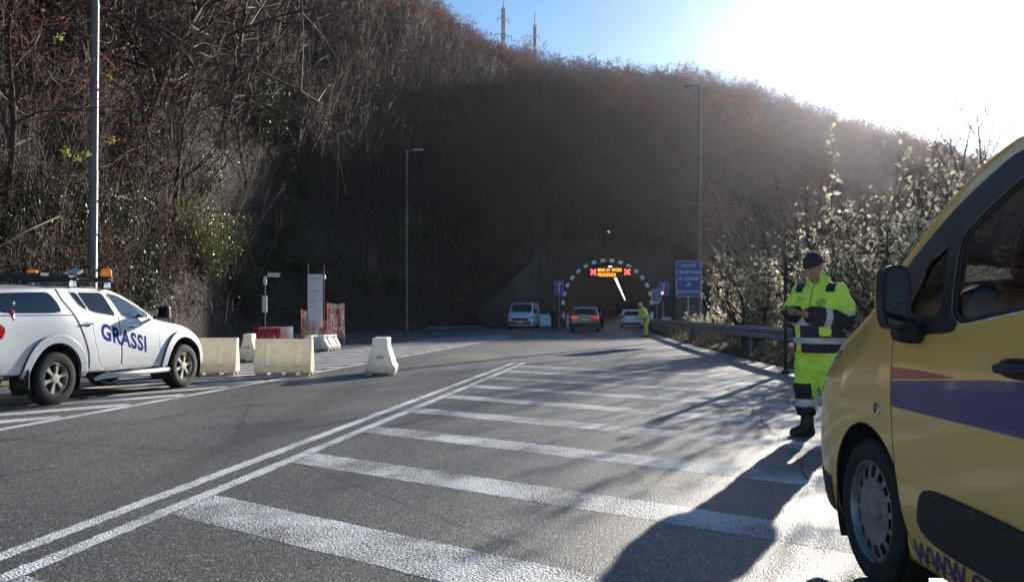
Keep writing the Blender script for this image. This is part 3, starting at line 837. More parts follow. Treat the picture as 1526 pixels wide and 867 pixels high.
# the rest of the wood as one mass
FARV = []
for i in range(6):
    rg = np.random.default_rng(60 + i); a, b = grow(rg, H=9, r=.11, nb=15, sub=5, tw=2, spread=.42, thin=.020, up=.5)
    v, f = segs_mesh(a + b, 3)
    if i >= 4:
        S = np.array(b); C = S[rg.integers(0, len(S), 380), 3:6] + rg.normal(size=(380, 3)) * .25
        lv, lf = leaves_mesh(C, .24, rg, .7); FARV.append((v, f, lv, lf))
    else: FARV.append((v, f, None, None))
VV, FF, MM, off = [], [], [], 0
for i in rest:
    russ = vnoise(X_[i], Y_[i], 16, 5) > .22
    v, f, lv, lf = FARV[rng.integers(4, 6) if russ else rng.integers(0, 4)]
    a = rng.uniform(0, 6.28); s = rng.uniform(.75, 1.2) * (rng.uniform(.6, 1.0) if crest[i] else 1.0); c_, s_ = math.cos(a) * s, math.sin(a) * s
    T = np.array([[c_, -s_, 0], [s_, c_, 0], [0, 0, s]]); o = np.array([X_[i], Y_[i], Z_[i] - .2])
    VV.append(v @ T.T + o); FF.append(f + off); MM.append(np.zeros(len(f), int)); off += len(v)
    if lv is not None:
        VV.append(lv @ T.T + o); FF.append(np.concatenate([lf, lf[:, -1:]], 1) + off); MM.append(np.ones(len(lf), int)); off += len(lv)
V = np.concatenate(VV); F = np.concatenate(FF); M = np.concatenate(MM)
tri = F[:, 3] == F[:, 2]
# triangles are stored apart from quads
def mixed_mesh(name, V, Q, T, mats, mq, mt):
    me = bpy.data.meshes.new(name); me.vertices.add(len(V)); me.vertices.foreach_set("co", V.astype(np.float32).ravel())
    nl = Q.size + T.size; me.loops.add(nl); me.loops.foreach_set("vertex_index", np.concatenate([Q.ravel(), T.ravel()]).astype(np.int32))
    me.polygons.add(len(Q) + len(T)); ls = np.concatenate([np.arange(len(Q)) * 4, Q.size + np.arange(len(T)) * 3]); me.polygons.foreach_set("loop_start", ls.astype(np.int32))
    for m in mats: me.materials.append(m)
    me.polygons.foreach_set("material_index", np.concatenate([mq, mt]).astype(np.int32)); me.update(calc_edges=True); return me
tag(link("forest", mixed_mesh("forest", V, F[~tri], F[tri][:, :3], [TWIG, RUST], M[~tri], M[tri])),
    "mass of bare brown winter trees covering the upper hillside", "forest", kind='stuff')

# ---- undergrowth on the slope: one mass of twiggy scrub, dry leaves and ivy
def scrub(n, pxr, depth, seed, hmax=1.6):
    rg = np.random.default_rng(seed); S = []; LB = []; LI = []
    px = rg.uniform(*pxr, n); yf = tab(FOOT_T, px); Y = yf + rg.uniform(0, 1, n) ** 1.6 * depth + .3; X = pa(px) * Y
    ok = ~((px > 730) & (px < 1030)); X, Y = X[ok], Y[ok]; Z = terr_z(X, Y)
    for x, y, z in zip(X, Y, Z):
        h = rg.uniform(.5, hmax); m = 9
        th = .004 + .00022 * y
        for k in range(m):
            p = np.array([x, y, z - .1]) + rg.normal(size=3) * [.35, .35, .05]; d = np.array([rg.normal() * .5, rg.normal() * .5, 1.0]); d /= np.linalg.norm(d)
            q = p + d * h * rg.uniform(.5, 1); S.append([*p, *q, th, th * .7])
            d2 = d + rg.normal(size=3) * .5; S.append([*q, *(q + d2 * h * .5), th * .7, th * .3])
        (LI if rg.uniform() < .42 else LB).append(np.array([x, y, z + h * .45]) + rg.normal(size=(26, 3)) * [.45, .45, h * .3])
    v, f = segs_mesh(S, 3)
    lb, fb = leaves_mesh(np.concatenate(LB), .085, rg, .7); li, fi = leaves_mesh(np.concatenate(LI), .10, rg, .75)
    V = np.concatenate([v, lb, li]); T = np.concatenate([fb + len(v), fi + len(v) + len(lb)])
    return mixed_mesh("undergrowth", V, f, T, [TWIG, BROWN, IVY], np.zeros(len(f), int), np.concatenate([np.ones(len(fb), int), np.full(len(fi), 2)]))
tag(link("undergrowth", scrub(2600, (-350, 735), 34, 3)), "tangle of brown scrub, dry leaves and ivy at the foot of the slope", "undergrowth", kind='stuff')
tag(link("undergrowth", scrub(700, (1030, 1640), 20, 4, 2.2)), "dark scrub at the foot of the slope right of the tunnel", "undergrowth", kind='stuff')

# ---- shrubs
def shrub_proto(seed, leaf, size, nleaf, shape, stems=14, twigm=None, asp=.6, shell=.5):
    """shape: (rx, ry, h). Leaves gather in clumps spread through the volume."""
    rg = np.random.default_rng(seed); rx, ry, h = shape; S = []; C = []
    for k in range(stems):
        az = rg.uniform(0, 6.28); p = np.array([math.cos(az) * rx * .15, math.sin(az) * ry * .15, 0]); L = h * rg.uniform(.6, 1.0)
        d = np.array([math.cos(az) * rx / h * 1.3 * rg.uniform(0, 1), math.sin(az) * ry / h * 1.3 * rg.uniform(0, 1), 1.0]); d /= np.linalg.norm(d)
        for s in range(5):
            d = d + rg.normal(size=3) * .13; d /= np.linalg.norm(d); q = p + d * L / 5; S.append([*p, *q, .016 * (1 - s / 6), .016 * (1 - (s + 1) / 6)])
            if s >= 1:
                for t in range(3):
                    d2 = d + rg.normal(size=3) * .7; d2 /= np.linalg.norm(d2); e = p + d2 * L * rg.uniform(.15, .3); S.append([*p, *e, .007, .003]); C.append(e); C.append((p + e) / 2)
            p = q
        C.append(p)
    C = np.array(C); n = len(C); idx = rg.integers(0, n, nleaf)
    wgt = rg.uniform(0, 1, n) > .22
    idx = idx[wgt[idx]]
    P = C[idx] + rg.normal(size=(len(idx), 3)) * [.10 * rx + .05, .10 * ry + .05, .06 * h]
    P[:, 2] = np.maximum(P[:, 2], .03)
    v, f = segs_mesh(S, 4); lv, lf = leaves_mesh(P, size, rg, asp, .2)
    return mesh_from("stems", v, f, [twigm or TWIGP]), mesh_from("foliage", lv, lf, [leaf])
def put_shrub(pr, name, label, cat, loc, rz, sc, group=None):
    t = thing(name, label, cat, loc, rz, group); t.scale = (sc,) * 3 if not hasattr(sc, '__len__') else sc
    link("stems", pr[0], t); link("foliage", pr[1], t); return t

SH_IVY = [shrub_proto(100 + i, IVY, .11, 1500, (1.1, 1.0, 1.8)) for i in range(2)]
SH_BRN = [shrub_proto(110 + i, BROWN, .09, 1100, (1.2, 1.0, 2.0), 20) for i in range(2)]
SH_PRV = [shrub_proto(120 + i, PRIVET, .08, 1900, (1.2, 1.1, 2.2), 20) for i in range(2)]
def foot_at(px, back=.6):
    Y = tab(FOOT_T, px) + back; return (pa(px) * Y, Y)
for k, px in enumerate(np.linspace(-40, 720, 42)):
    x, y = foot_at(px + rng.uniform(-8, 8), rng.uniform(.2, 2.2)); kind = rng.uniform()
    if 270 < px < 360: pr, nm, lb, gp = SH_PRV, "privet_shrub", "yellow green leafy shrub at the slope foot behind the cream barriers", "green shrubs behind the barriers"
    elif kind < .5: pr, nm, lb, gp = SH_IVY, "ivy_shrub", "dark glossy evergreen shrub at the foot of the left slope", "dark evergreen shrubs along the slope foot"
    else: pr, nm, lb, gp = SH_BRN, "dry_shrub", "brown dry leaved shrub at the foot of the left slope", "dry shrubs along the slope foot"
    put_shrub(pr[k % 2], nm, lb, "shrub", (x, y, max(0, terr_z(x, y)) - .1), rng.uniform(0, 6), rng.uniform(.8, 1.25), gp)

for k in range(16):
    x = -2.2 + k * 1.02; z = float(np.interp(x, [-2.5, 1.6, 2.4, 13.6, 14.5], [3.2, 6.1, 6.5, 6.5, 6.2])); pr = (SH_IVY if k % 3 else SH_BRN)
    put_shrub(pr[k % 2], "ivy_shrub" if k % 3 else "dry_shrub", "dark evergreen shrub hanging over the top of the tunnel portal" if k % 3 else "brown dry shrub on the top edge of the tunnel portal", "shrub", (x, 72.5 if x > 1.5 else 72.0, z - .35), k * 1.3, (1.0, .8, .75), "evergreen shrubs over the portal" if k % 3 else "dry shrubs over the portal")
rg = np.random.default_rng(31)
for k in range(34):
    px = rg.uniform(-30, 640); Y = tab(FOOT_T, px) + rg.uniform(3, 26); x = pa(px) * Y; s = rg.uniform(1.1, 2.1)
    put_shrub(SH_IVY[k % 2], "ivy_shrub", "dark evergreen shrub growing among the bare trees up the left slope", "shrub", (x, Y, float(terr_z(x, Y)) - .2), k, (s, s, s * rg.uniform(.9, 1.5)), "evergreen shrubs up the left slope")
# ---- clumps of thin pale saplings behind the pickup
def sapling_proto(seed, n=9, h=5.5, sp=.16, r=.022, side=8, arch=.05):
    rg = np.random.default_rng(seed); S, T = [], []
    for k in range(n):
        p = rg.normal(size=3) * [.35, .3, 0]; S.append([0, 0, -.25, *p, r, r]); d = np.array([rg.normal() * sp, rg.normal() * sp * .7, 1.0]); d /= np.linalg.norm(d); L = h * rg.uniform(.6, 1.05); bend = rg.normal(size=3) * [arch, arch, 0]
        m = 9
        for s in range(m):
            d = d + bend + rg.normal(size=3) * .035; d /= np.linalg.norm(d); q = p + d * L / m
            S.append([*p, *q, r * (1 - .85 * s / m), r * (1 - .85 * (s + 1) / m)])
            if s > 3:
                for t in range(side // 4):
                    d2 = d + rg.normal(size=3) * .45; d2 /= np.linalg.norm(d2); e = p + d2 * rg.uniform(.3, .9); T.append([*p, *e, .007, .003])
                    d3 = d2 + rg.normal(size=3) * .4; T.append([*e, *(e + d3 * .4), .004, .002])
            p = q
    v, f = segs_mesh(S, 5); v2, f2 = segs_mesh(T, 3)
    return mesh_from("stems", np.concatenate([v, v2]), np.concatenate([f, f2 + len(v)]), [TWIGP], smooth=True),
SAP = [sapling_proto(200 + i) for i in range(4)]
for k, px in enumerate([-30, 10, 45, 80, 120, 165, 190, 215, 240, 262, 285, 305, 330, 355]):
    x, y = foot_at(px, rng.uniform(.5, 3.0)); t = thing("sapling_clump", "clump of thin pale leafless saplings rising behind the white pickup" if px < 260 else "clump of thin pale leafless saplings behind the cream barriers", "sapling",
        (x, y, max(0, terr_z(x, y)) - .1), rng.uniform(0, 6), "pale sapling clumps left of the road" if px < 260 else "pale sapling clumps behind the barriers")
    t.scale = (1, 1, rng.uniform(.75, 1.15)); pr = SAP[k % 4]; link("stems", pr[0], t)

# ---- large old trees with spreading limbs on the left slope
BIG = [tree_proto(300 + i, H=13, r=.26, nb=26, sub=9, tw=4, spread=.55, crown0=.18, up=.25, thin=.008, lean=.1) for i in range(2)]
for (px, back, s, lab) in [(205, 6, 1.0, "large dark tree with spreading limbs on the slope above the pickup cab"), (330, 9, .95, "large dark tree with level limbs on the slope right of the tall lamp post"),
                           (20, 6, .9, "large bare tree leaning over the slope at the far left"), (455, 8, .8, "large dark tree on the slope behind the notice board")]:
    x, y = foot_at(px, back); put_tree(BIG[int(px) % 2], "old_tree", lab, "tree", (x, y, terr_z(x, y) - .3), rng.uniform(0, 6), (s,) * 3, None)
# a pale fallen branch and lime new shoots
lm_ = MB(); lm_.tube([(-11.9, 17.6, 2.2), (-11.3, 18.3, 2.5), (-10.9, 19.2, 3.1), (-10.6, 20.0, 3.5)], [.035, .028, .02, .01], 6)
tag(lm_.build("fallen_branch", BARKP, smooth=True), "pale bare branch jutting low from the scrub at far left", "branch")

for k, (px, py, Y) in enumerate([(95, 222, 20.5), (112, 238, 20.5), (160, 216, 21.5), (83, 60, 22.5), (158, 120, 23)]):
    rg = np.random.default_rng(900 + k); x, z = pa(px) * Y, EYE + (HY - py) / FPX * Y; d = np.array([rg.uniform(.4, .9), -.3, rg.uniform(-.3, .3)]); C = np.array([d * u for u in np.linspace(0, .55, 22)]) + rg.normal(size=(22, 3)) * .05
    t = thing("lime_shoot", "small spray of lime green leaves hanging in the brown scrub left of the road", "shoot", (x, Y, z), 0, "lime leaf sprays on the left slope"); lv, lf = leaves_mesh(C, .10, rg, .5); link("foliage", mesh_from("foliage", lv, lf, [YELL]), t)
    mb = MB(); mb.tube([d * -1.2 + [0, .6, -.5], (0, 0, 0), d * .6], [.012, .008, .003], 5); mb.build("stem", BARK, t, smooth=True)
# ---- right-hand side behind the guardrail
def leafy_tree(seed, h, w, nstem, nleaf, size):
    rg = np.random.default_rng(seed); S, C = [], []
    for k in range(nstem):
        az = rg.uniform(0, 6.28); p = np.array([rg.normal() * .25, rg.normal() * .2, 0]); S.append([0, 0, -.25, *p, .035, .035]); tilt = rg.uniform(.05, .6) * w / h * 2
        d = np.array([math.cos(az) * tilt, math.sin(az) * tilt, 1.0]); d /= np.linalg.norm(d); L = h * rg.uniform(.55, 1.0); m = 8
        for s in range(m):
            d = d + rg.normal(size=3) * .1; d /= np.linalg.norm(d); q = p + d * L / m; S.append([*p, *q, .035 * (1 - .85 * s / m), .035 * (1 - .85 * (s + 1) / m)])
            if s >= 1:
                for t in range(3):
                    d2 = d * .4 + rg.normal(size=3) * .7; d2 /= np.linalg.norm(d2); l2 = rg.uniform(.35, 1.0) * w * .45; e = p + d2 * l2; S.append([*p, *e, .009, .004])
                    for c in range(7): C.append(p + (e - p) * rg.uniform(.25, 1.05) + rg.normal(size=3) * .05)
            p = q
        for c in range(10): C.append(p + rg.normal(size=3) * [.06, .06, .2])
    C = np.array(C); C = C[rg.permutation(len(C))][:nleaf]
    dens = vnoise(C[:, 0] * 1.0 + 9, C[:, 2] * 1.0 + C[:, 1], .7, 8); C = C[dens > -.15]
    v, f = segs_mesh(S, 5); lv, lf = leaves_mesh(C, size, rg, .6, .3)
    return mesh_from("stems", v, f, [BARK], smooth=True), mesh_from("foliage", lv, lf, [LAUREL])
def put_leafy(pr, label, loc, rz=0, s=1.0, group=None):
    t = thing("leafy_bush", label, "bush", loc, rz, group); t.scale = (s,) * 3; link("stems", pr[0], t); link("foliage", pr[1], t)
LB1 = leafy_tree(400, 4.5, 3.0, 22, 6600, .115); LB2 = leafy_tree(401, 3.2, 1.9, 14, 2600, .11); LB3 = leafy_tree(402, 1.9, 1.5, 14, 2300, .09)
put_leafy(LB1, "tall backlit evergreen bush with glinting leaves behind the standing worker", (8.1, 17.2, .05))
put_leafy(LB1, "tall backlit bush directly behind the grey post and the worker's cap", (7.05, 18.2, .05), 2.6, .78)
put_leafy(LB2, "backlit evergreen bush seen between the worker and the yellow van", (9.6, 17.0, .05), 1)
put_leafy(LB1, "backlit evergreen bush just right of the worker's shoulder behind the tall one", (9.2, 18.6, .05), 2, .9)
put_leafy(LB1, "large evergreen bush beyond the yellow van's driver window, the nearer one", (10.6, 18.8, .0), 4, .95)
put_leafy(LB1, "large evergreen bush beyond the yellow van's driver window, the farther one", (12.6, 20.5, .0), 5, 1.05)
put_leafy(LB2, "evergreen bush behind the yellow van's windscreen pillar", (11.4, 18.6, 0), 3, 1.15)
put_leafy(LB3, "rounded olive green bush right of the blue lane sign", (7.85, 27.5, .05), 0, 1.75)
for k, (x, y, s) in enumerate([(8.6, 30, .9), (9.4, 25, .8), (8.0, 22, .75), (8.9, 34, 1.0), (10.4, 29, 1.1), (9.9, 22, 1.0), (10.5, 40, 1.2), (7.7, 36, .7)]):
    put_leafy(LB3, "low dark evergreen bush in the scrub behind the guardrail", (x, y, 0), k, s, "low bushes behind the guardrail")
for k, (x, y, s) in enumerate([(9.3, 12.5, 1.2), (11.5, 14, 1.3), (13, 17, 1.4), (12.4, 11, 1.2), (14.5, 21, 1.5), (13.5, 25, 1.4), (10.5, 10, 1.0)]):
    put_leafy(LB2, "evergreen bush beyond the yellow van seen through its windows", (x, y, 0), k * 1.3, s * .8, "bushes beyond the yellow van")
# tall vertical shoot with hanging leaves above the bush
rg = np.random.default_rng(5); C = np.array([[rg.normal() * .08, rg.normal() * .06, z] for z in np.linspace(2.8, 5.35, 60)]); lv, lf = leaves_mesh(C, .13, rg, .6, .6)
t = thing("climbing_shoot", "tall upright leafy shoot rising above the backlit bush", "shoot", (6.55, 17.4, .05))
mb = MB(); mb.tube([(0, 0, 0), (.05, 0, 1.5), (-.03, 0, 3.2), (0, 0, 5.35)], [.02, .016, .01, .004], 5); mb.build("stem", BARK, t, smooth=True); link("foliage", mesh_from("foliage", lv, lf, [LAUREL]), t)
# bare saplings leaning left behind the blue sign and lamp post
def leaning(seed, n, h, lean, r=.028):
    rg = np.random.default_rng(seed); S, T = [], []
    for k in range(n):
        p = rg.normal(size=3) * [.7, .6, 0]; S.append([0, 0, -.25, *p, r, r]); d = np.array([lean * rg.uniform(.5, 1.4), rg.normal() * .15, 1.0]); d /= np.linalg.norm(d); L = h * rg.uniform(.55, 1.1)
        for s in range(9):
            d = d + np.array([lean * .06, 0, .02]) + rg.normal(size=3) * .05; d /= np.linalg.norm(d); q = p + d * L / 9; S.append([*p, *q, r * (1 - .88 * s / 9), r * (1 - .88 * (s + 1) / 9)])
            if s > 2:
                for t in range(3):
                    d2 = d + rg.normal(size=3) * .5; d2 /= np.linalg.norm(d2); e = p + d2 * rg.uniform(.4, 1.3); T.append([*p, *e, .008, .004]); T.append([*e, *(e + (d2 + rg.normal(size=3) * .4) * .6), .005, .002])
            p = q
    v, f = segs_mesh(S, 5); v2, f2 = segs_mesh(T, 3); return mesh_from("stems", np.concatenate([v, v2]), np.concatenate([f, f2 + len(v)]), [TWIGP], smooth=True),
LEAN = [leaning(500, 7, 7.5, -.55), leaning(501, 6, 6.5, -.35), leaning(502, 5, 7.0, -.15)]
for k, (x, y, rz, s, lab) in enumerate([(10.6, 31, 0, 1.0, "clump of thin bare saplings leaning left beside the tall right lamp post"), (8.6, 24.5, 0, .85, "clump of thin bare saplings leaning left above the olive bush"),
        (10.0, 27, .4, .8, "clump of thin bare stems between the lamp post and the backlit bush"), (9.0, 20, .2, .8, "thin bare stems rising out of the scrub left of the backlit bush")]):
    t = thing("sapling_clump", lab, "sapling", (x, y, 0), rz); t.scale = (s,) * 3; pr = LEAN[k % 3]; link("stems", pr[0], t)
RB = [tree_proto(330 + i, H=8, r=.10, nb=16, sub=7, tw=3, spread=.36, thin=.007, up=.7) for i in range(2)]
for k, (x, y, s, lab) in enumerate([(11.6, 23.5, .95, "slender bare tree silhouetted against the bright sky left of the van pillar"), (13.2, 24, .85, "slender bare tree against the bright sky nearest the van pillar"),
        (14.8, 26, 1.0, "bare tree standing behind the yellow van's windscreen pillar"), (9.1, 17.8, .55, "small dark bare tree growing through the backlit bush"), (12.5, 33, .9, "bare tree standing deep in the scrub right of the lamp post"),
        (17.5, 27, 1.1, "bare tree far right beyond the yellow van"), (16, 36, 1.1, "bare tree against the sun on the right beyond the van")]):
    put_tree(RB[k % 2], "bare_tree", lab, "tree", (x, y, -.1), k * 1.7, (s,) * 3, None)
for k, (x, y, s) in enumerate([(9.2, 28.5, .75), (10.8, 31.5, .9), (12.4, 36, 1.0), (9.9, 36, .85), (13.8, 31, 1.0), (11.0, 26.5, .8), (14.5, 41, 1.1)]):
    put_tree(RB[(k + 1) % 2], "bare_tree", "slender bare tree in the scrub behind the guardrail near the tall mast", "tree", (x, y, -.1), k * 2.3 + 1, (s * 1.15, s * 1.15, s), "bare trees behind the guardrail")
mb = MB(); mb.tube([(6.75, 15.5, 2.9), (7.1, 15.4, 2.55), (7.6, 15.3, 2.38), (8.1, 15.4, 2.55), (8.5, 15.6, 3.1)], [.014, .02, .024, .018, .01], 6)
tag(mb.build("hanging_branch", BARKP, smooth=True), "pale bare branch sagging in a curve in front of the backlit bush", "branch")

# ---- verge grass and dead leaves (uncountable)
rg = np.random.default_rng(77); n = 9000
s = rg.uniform(0, len(vp) - 1.01, n); i = s.astype(int); q = vp[i] + (vp[i + 1] - vp[i]) * (s - i)[:, None]; o = rg.uniform(-.15, 1.9, n) ** 1.0
T = np.gradient(vp, axis=0); T /= np.linalg.norm(T, axis=1)[:, None]; NN = np.stack([T[:, 1], -T[:, 0]], 1)
pp = q + NN[i] * o[:, None]; ok = (pp[:, 1] > 4) & (pp[:, 1] < 58) & (vnoise(pp[:, 0], pp[:, 1], 1.2, 9) > -.22); pp = pp[ok]; n = len(pp)
hg = np.interp(o[ok], [-.15, .12, .5, 1.2, 2.5], [.0, .07, .16, .18, .05])
base = np.c_[pp, hg]; d = rg.normal(size=(n, 3)) * [.5, .5, .1] + [0, 0, 1.0]; hh = rg.uniform(.08, .38, n)
S = np.c_[base, base + d * hh[:, None], np.full(n, .006), np.full(n, .002)]; v, f = segs_mesh(S, 3)
C = np.c_[pp, hg + .03][:2500] + rg.normal(size=(2500, 3)) * [.1, .1, .03]; lv, lf = leaves_mesh(C, .09, rg, .7)
tag(link("verge_grass", mixed_mesh("verge_grass", np.concatenate([v, lv]), f, lf + len(v), [DRYG, BROWN], np.zeros(len(f), int), np.ones(len(lf), int))), "dry grass and dead leaves along the foot of the guardrail", "grass", kind='stuff')
# dead leaves and grit strewn over the road
n = 420; C = np.c_[rg.uniform(-9, 5.5, n), rg.uniform(4, 30, n), np.full(n, .012)]; lv, lf = leaves_mesh(C, .035, rg, .6)
lv[:, 2] = .006 + np.abs(lv[:, 2] - .012) * .4
tag(link("fallen_leaves", mesh_from("fallen_leaves", lv, lf, [pmat("wet_leaf", (.04, .03, .02), .8)])), "small dark dead leaves strewn over the asphalt", "leaves", kind='stuff')
# ================================================================ VEHICLES
def carpaint(name, c, flake=0.0, dirt=.5):
    if name in MATS: return MATS[name]
    m = bpy.data.materials.new(name); m.use_nodes = True; MATS[name] = m
    t = NT(m); b = t.n["Principled BSDF"]; o = t.obj()
    n = t.noise(2.2, 5, .65, o)
    sep = t.add("ShaderNodeSeparateXYZ"); t.link(o, sep.inputs[0])
    low = t.ramp(sep.outputs[2], [(.0, (1, 1, 1)), (.62, (0, 0, 0))]).outputs[0]      # road dirt up the sills
    d = t.mix(1.0, low, t.ramp(n.outputs[0], [(.3, (.1,) * 3), (.75, (dirt,) * 3)]).outputs[0], 'MULTIPLY')
    col = t.mix(d, c, (.20, .17, .13)); t.link(col, b.inputs['Base Color'])
    r_ = t.mix(d, (.32,) * 3, (.7,) * 3); t.link(r_, b.inputs['Roughness'])
    b.inputs['Coat Weight'].default_value = .8; b.inputs['Coat Roughness'].default_value = .07; b.inputs['Metallic'].default_value = flake
    return m
YEL = carpaint("ochre_yellow_paint", (.88, .50, .13), 0, .5); WHT = carpaint("white_paint", (.72, .72, .73), 0, .45)
GRY = carpaint("grey_paint", (.10, .105, .115), .3); SILV = carpaint("silver_white_paint", (.62, .63, .66), .1)
PLAST = pmat("black_plastic", (.022, .022, .025), .55, var=.25, bump=.1, bscale=200); RUB = pmat("tyre_rubber", (.022, .021, .021), .85, var=.4, vscale=9, bump=.15)
DARK = pmat("dark_interior", (.018, .018, .02), .8); TRIM = pmat("grey_trim", (.10, .10, .105), .6)
ALLOY = pmat("alloy_rim", (.62, .57, .48), .38, .6, var=.2, vscale=12); STEEL = pmat("steel_rim", (.27, .27, .29), .45, .55, var=.25, vscale=10); BRK = pmat("brake_dark", (.03, .028, .026), .7, .3)
CGL = glass_mat("car_glass", (.86, .90, .89), .14); DGL = glass_mat("privacy_glass", (.06, .065, .07), .07)
CHR = pmat("chrome", (.75, .76, .78), .12, 1.0); REDL = pmat("tail_lamp_red", (.45, .008, .02), .12, coat=.6); LENS = pmat("lamp_lens", (.55, .57, .60), .1, .2, coat=.8)
AMB = pmat("beacon_amber", (.85, .20, .01), .15, coat=.7, emit=(1, .22, .01), estr=.12); BLUE = pmat("livery_blue", (.034, .034, .19), .35, coat=.6); LRED = pmat("livery_red", (.42, .018, .025), .35, coat=.6)
TXTB = pmat("lettering_blue", (.025, .04, .22), .9, spec=.05); TXTP = pmat("lettering_violet", (.11, .055, .19), .45); PLATE = pmat("number_plate", (.7, .7, .68), .5); MIRR = pmat("mirror_glass", (.07, .075, .085), .06, 1.0)
SEAM = pmat("panel_gap", (.01, .01, .01), .9); SEATM = pmat("seat_fabric", (.05, .05, .055), .9, bump=.3, bscale=120)

def make_wheel(parent, x, y, r, w, rim_r, kind, sx, rimmat, n=48):
    """wheel centred at (x, y, r); outer face on the sx side. Tyre with rim as its sub-part."""
    t = MB(); h = w / 2
    prof = [(rim_r * .98, -h * .86), (rim_r + .012, -h * .96), (r * .90, -h), (r * .965, -h * .90), (r * .995, -h * .72), (r, -h * .4), (r, h * .4), (r * .995, h * .72), (r * .965, h * .90), (r * .90, h), (rim_r + .03, h * 1.0), (rim_r + .012, h * .96), (rim_r * .98, h * .86)]
    t.lathe(prof, n, 'x', cap=False)
    for k in range(n):       # tread blocks break up the running face
        a = 2 * math.pi * k / n
        for s in (-.62, .62): t.box((s * h, r * .992 * math.cos(a), r * .992 * math.sin(a)), (h * .34, .014, .02), rotm(a, 0, 0))
    ty = t.build("tyre", RUB, parent, sharp=50); ty.location = (x, y, r)
    if sx < 0: ty.rotation_euler = (0, 0, math.pi)
    b = MB()
    b.lathe([(rim_r, -h * .8), (rim_r, h * .86), (rim_r * .965, h * .90), (rim_r * .94, h * .80), (rim_r * .92, h * .1), (rim_r * .90, -h * .3)], n, 'x', cap=False)
    if kind == 'spoke6':
        for k in range(6):
            a = 2 * math.pi * k / 6 + .26
            for q in ([(.20, -.34), (.55, -.15), (.55, .15), (.20, .34)], ):
                P = []
                for (rr, tt) in [(.13, -.40), (.5, -.18), (.95, -.17), (.95, .17), (.5, .18), (.13, .40)]:
                    R0 = rr * rim_r; aa = tt if rr < .3 else tt
                    P.append((R0 * math.cos(a + aa * (1 if rr > .3 else 1.3)), R0 * math.sin(a + aa * (1 if rr > .3 else 1.3))))
                b.prism(P, h * .50, h * .76, 'x')
        b.lathe([(rim_r * .30, h * .45), (rim_r * .30, h * .80), (rim_r * .16, h * .84), (.0, h * .82)], 20, 'x')
    elif kind == 'steel':
        # dished disc with a ring of oval holes
        m = 14
        for k in range(m):
            a0 = 2 * math.pi * k / m; da = 2 * math.pi / m
            for (f0, f1, r0, r1, d0, d1) in [(0, 1, .90, .94, .60, .62), (0, .40, .66, .90, .72, .60), (0, 1, .44, .66, .62, .72)]:
                ns = 4; g = []
                for i in range(ns + 1):
                    aa = a0 + da * (f0 + (f1 - f0) * i / ns); g.append([(h * d0, r0 * rim_r * math.cos(aa), r0 * rim_r * math.sin(aa)), (h * d1, r1 * rim_r * math.cos(aa), r1 * rim_r * math.sin(aa))])
                b.grid(np.array(g))
        b.lathe([(rim_r * .44, h * .62), (rim_r * .40, h * .50), (rim_r * .24, h * .50), (rim_r * .22, h * .66), (0, h * .68)], 24, 'x')
        for k in range(5):
            a = 2 * math.pi * k / 5; b.lathe([(.011, h * .5), (.011, h * .62), (0, h * .64)], 6, 'x', (0, rim_r * .32 * math.cos(a), rim_r * .32 * math.sin(a)))
    else:
        for k in range(10):
            a = 2 * math.pi * k / 10; P = [(rr * rim_r * math.cos(a + tt), rr * rim_r * math.sin(a + tt)) for rr, tt in [(.15, -.5), (.95, -.09), (.95, .09), (.15, .5)]]; b.prism(P, h * .5, h * .74, 'x')
    rm_ = b.build("rim", rimmat, ty, sharp=35)
    d = MB(); d.lathe([(rim_r * .90, -h * .25), (rim_r * .90, -h * .1), (0, -h * .1)], 24, 'x'); d.lathe([(rim_r * .68, h * .02), (rim_r * .68, h * .10), (0, h * .10)], 24, 'x')
    d.build("brake_disc", BRK, ty, sharp=40)
    return ty

def box_part(name, c, s, mat, parent, bevel=.01, rot=None):
    m = MB(); m.box(c, s, rot); return m.build(name, mat, parent, bevel=bevel, sharp=40)

def decal(name, sk, V2, F, mat, parent, side=1, off=.003):
    """flat 2D artwork in (y, z) laid on the side of a skin"""
    Vr, F = refine(np.c_[V2, np.zeros(len(V2))], F); V2 = Vr[:, :2]
    P = sk.project(V2, off)
    if side < 0: P = P * np.array([-1, 1, 1])
    me = mesh_from(name, P, F, [mat]); return link(name, me, parent)

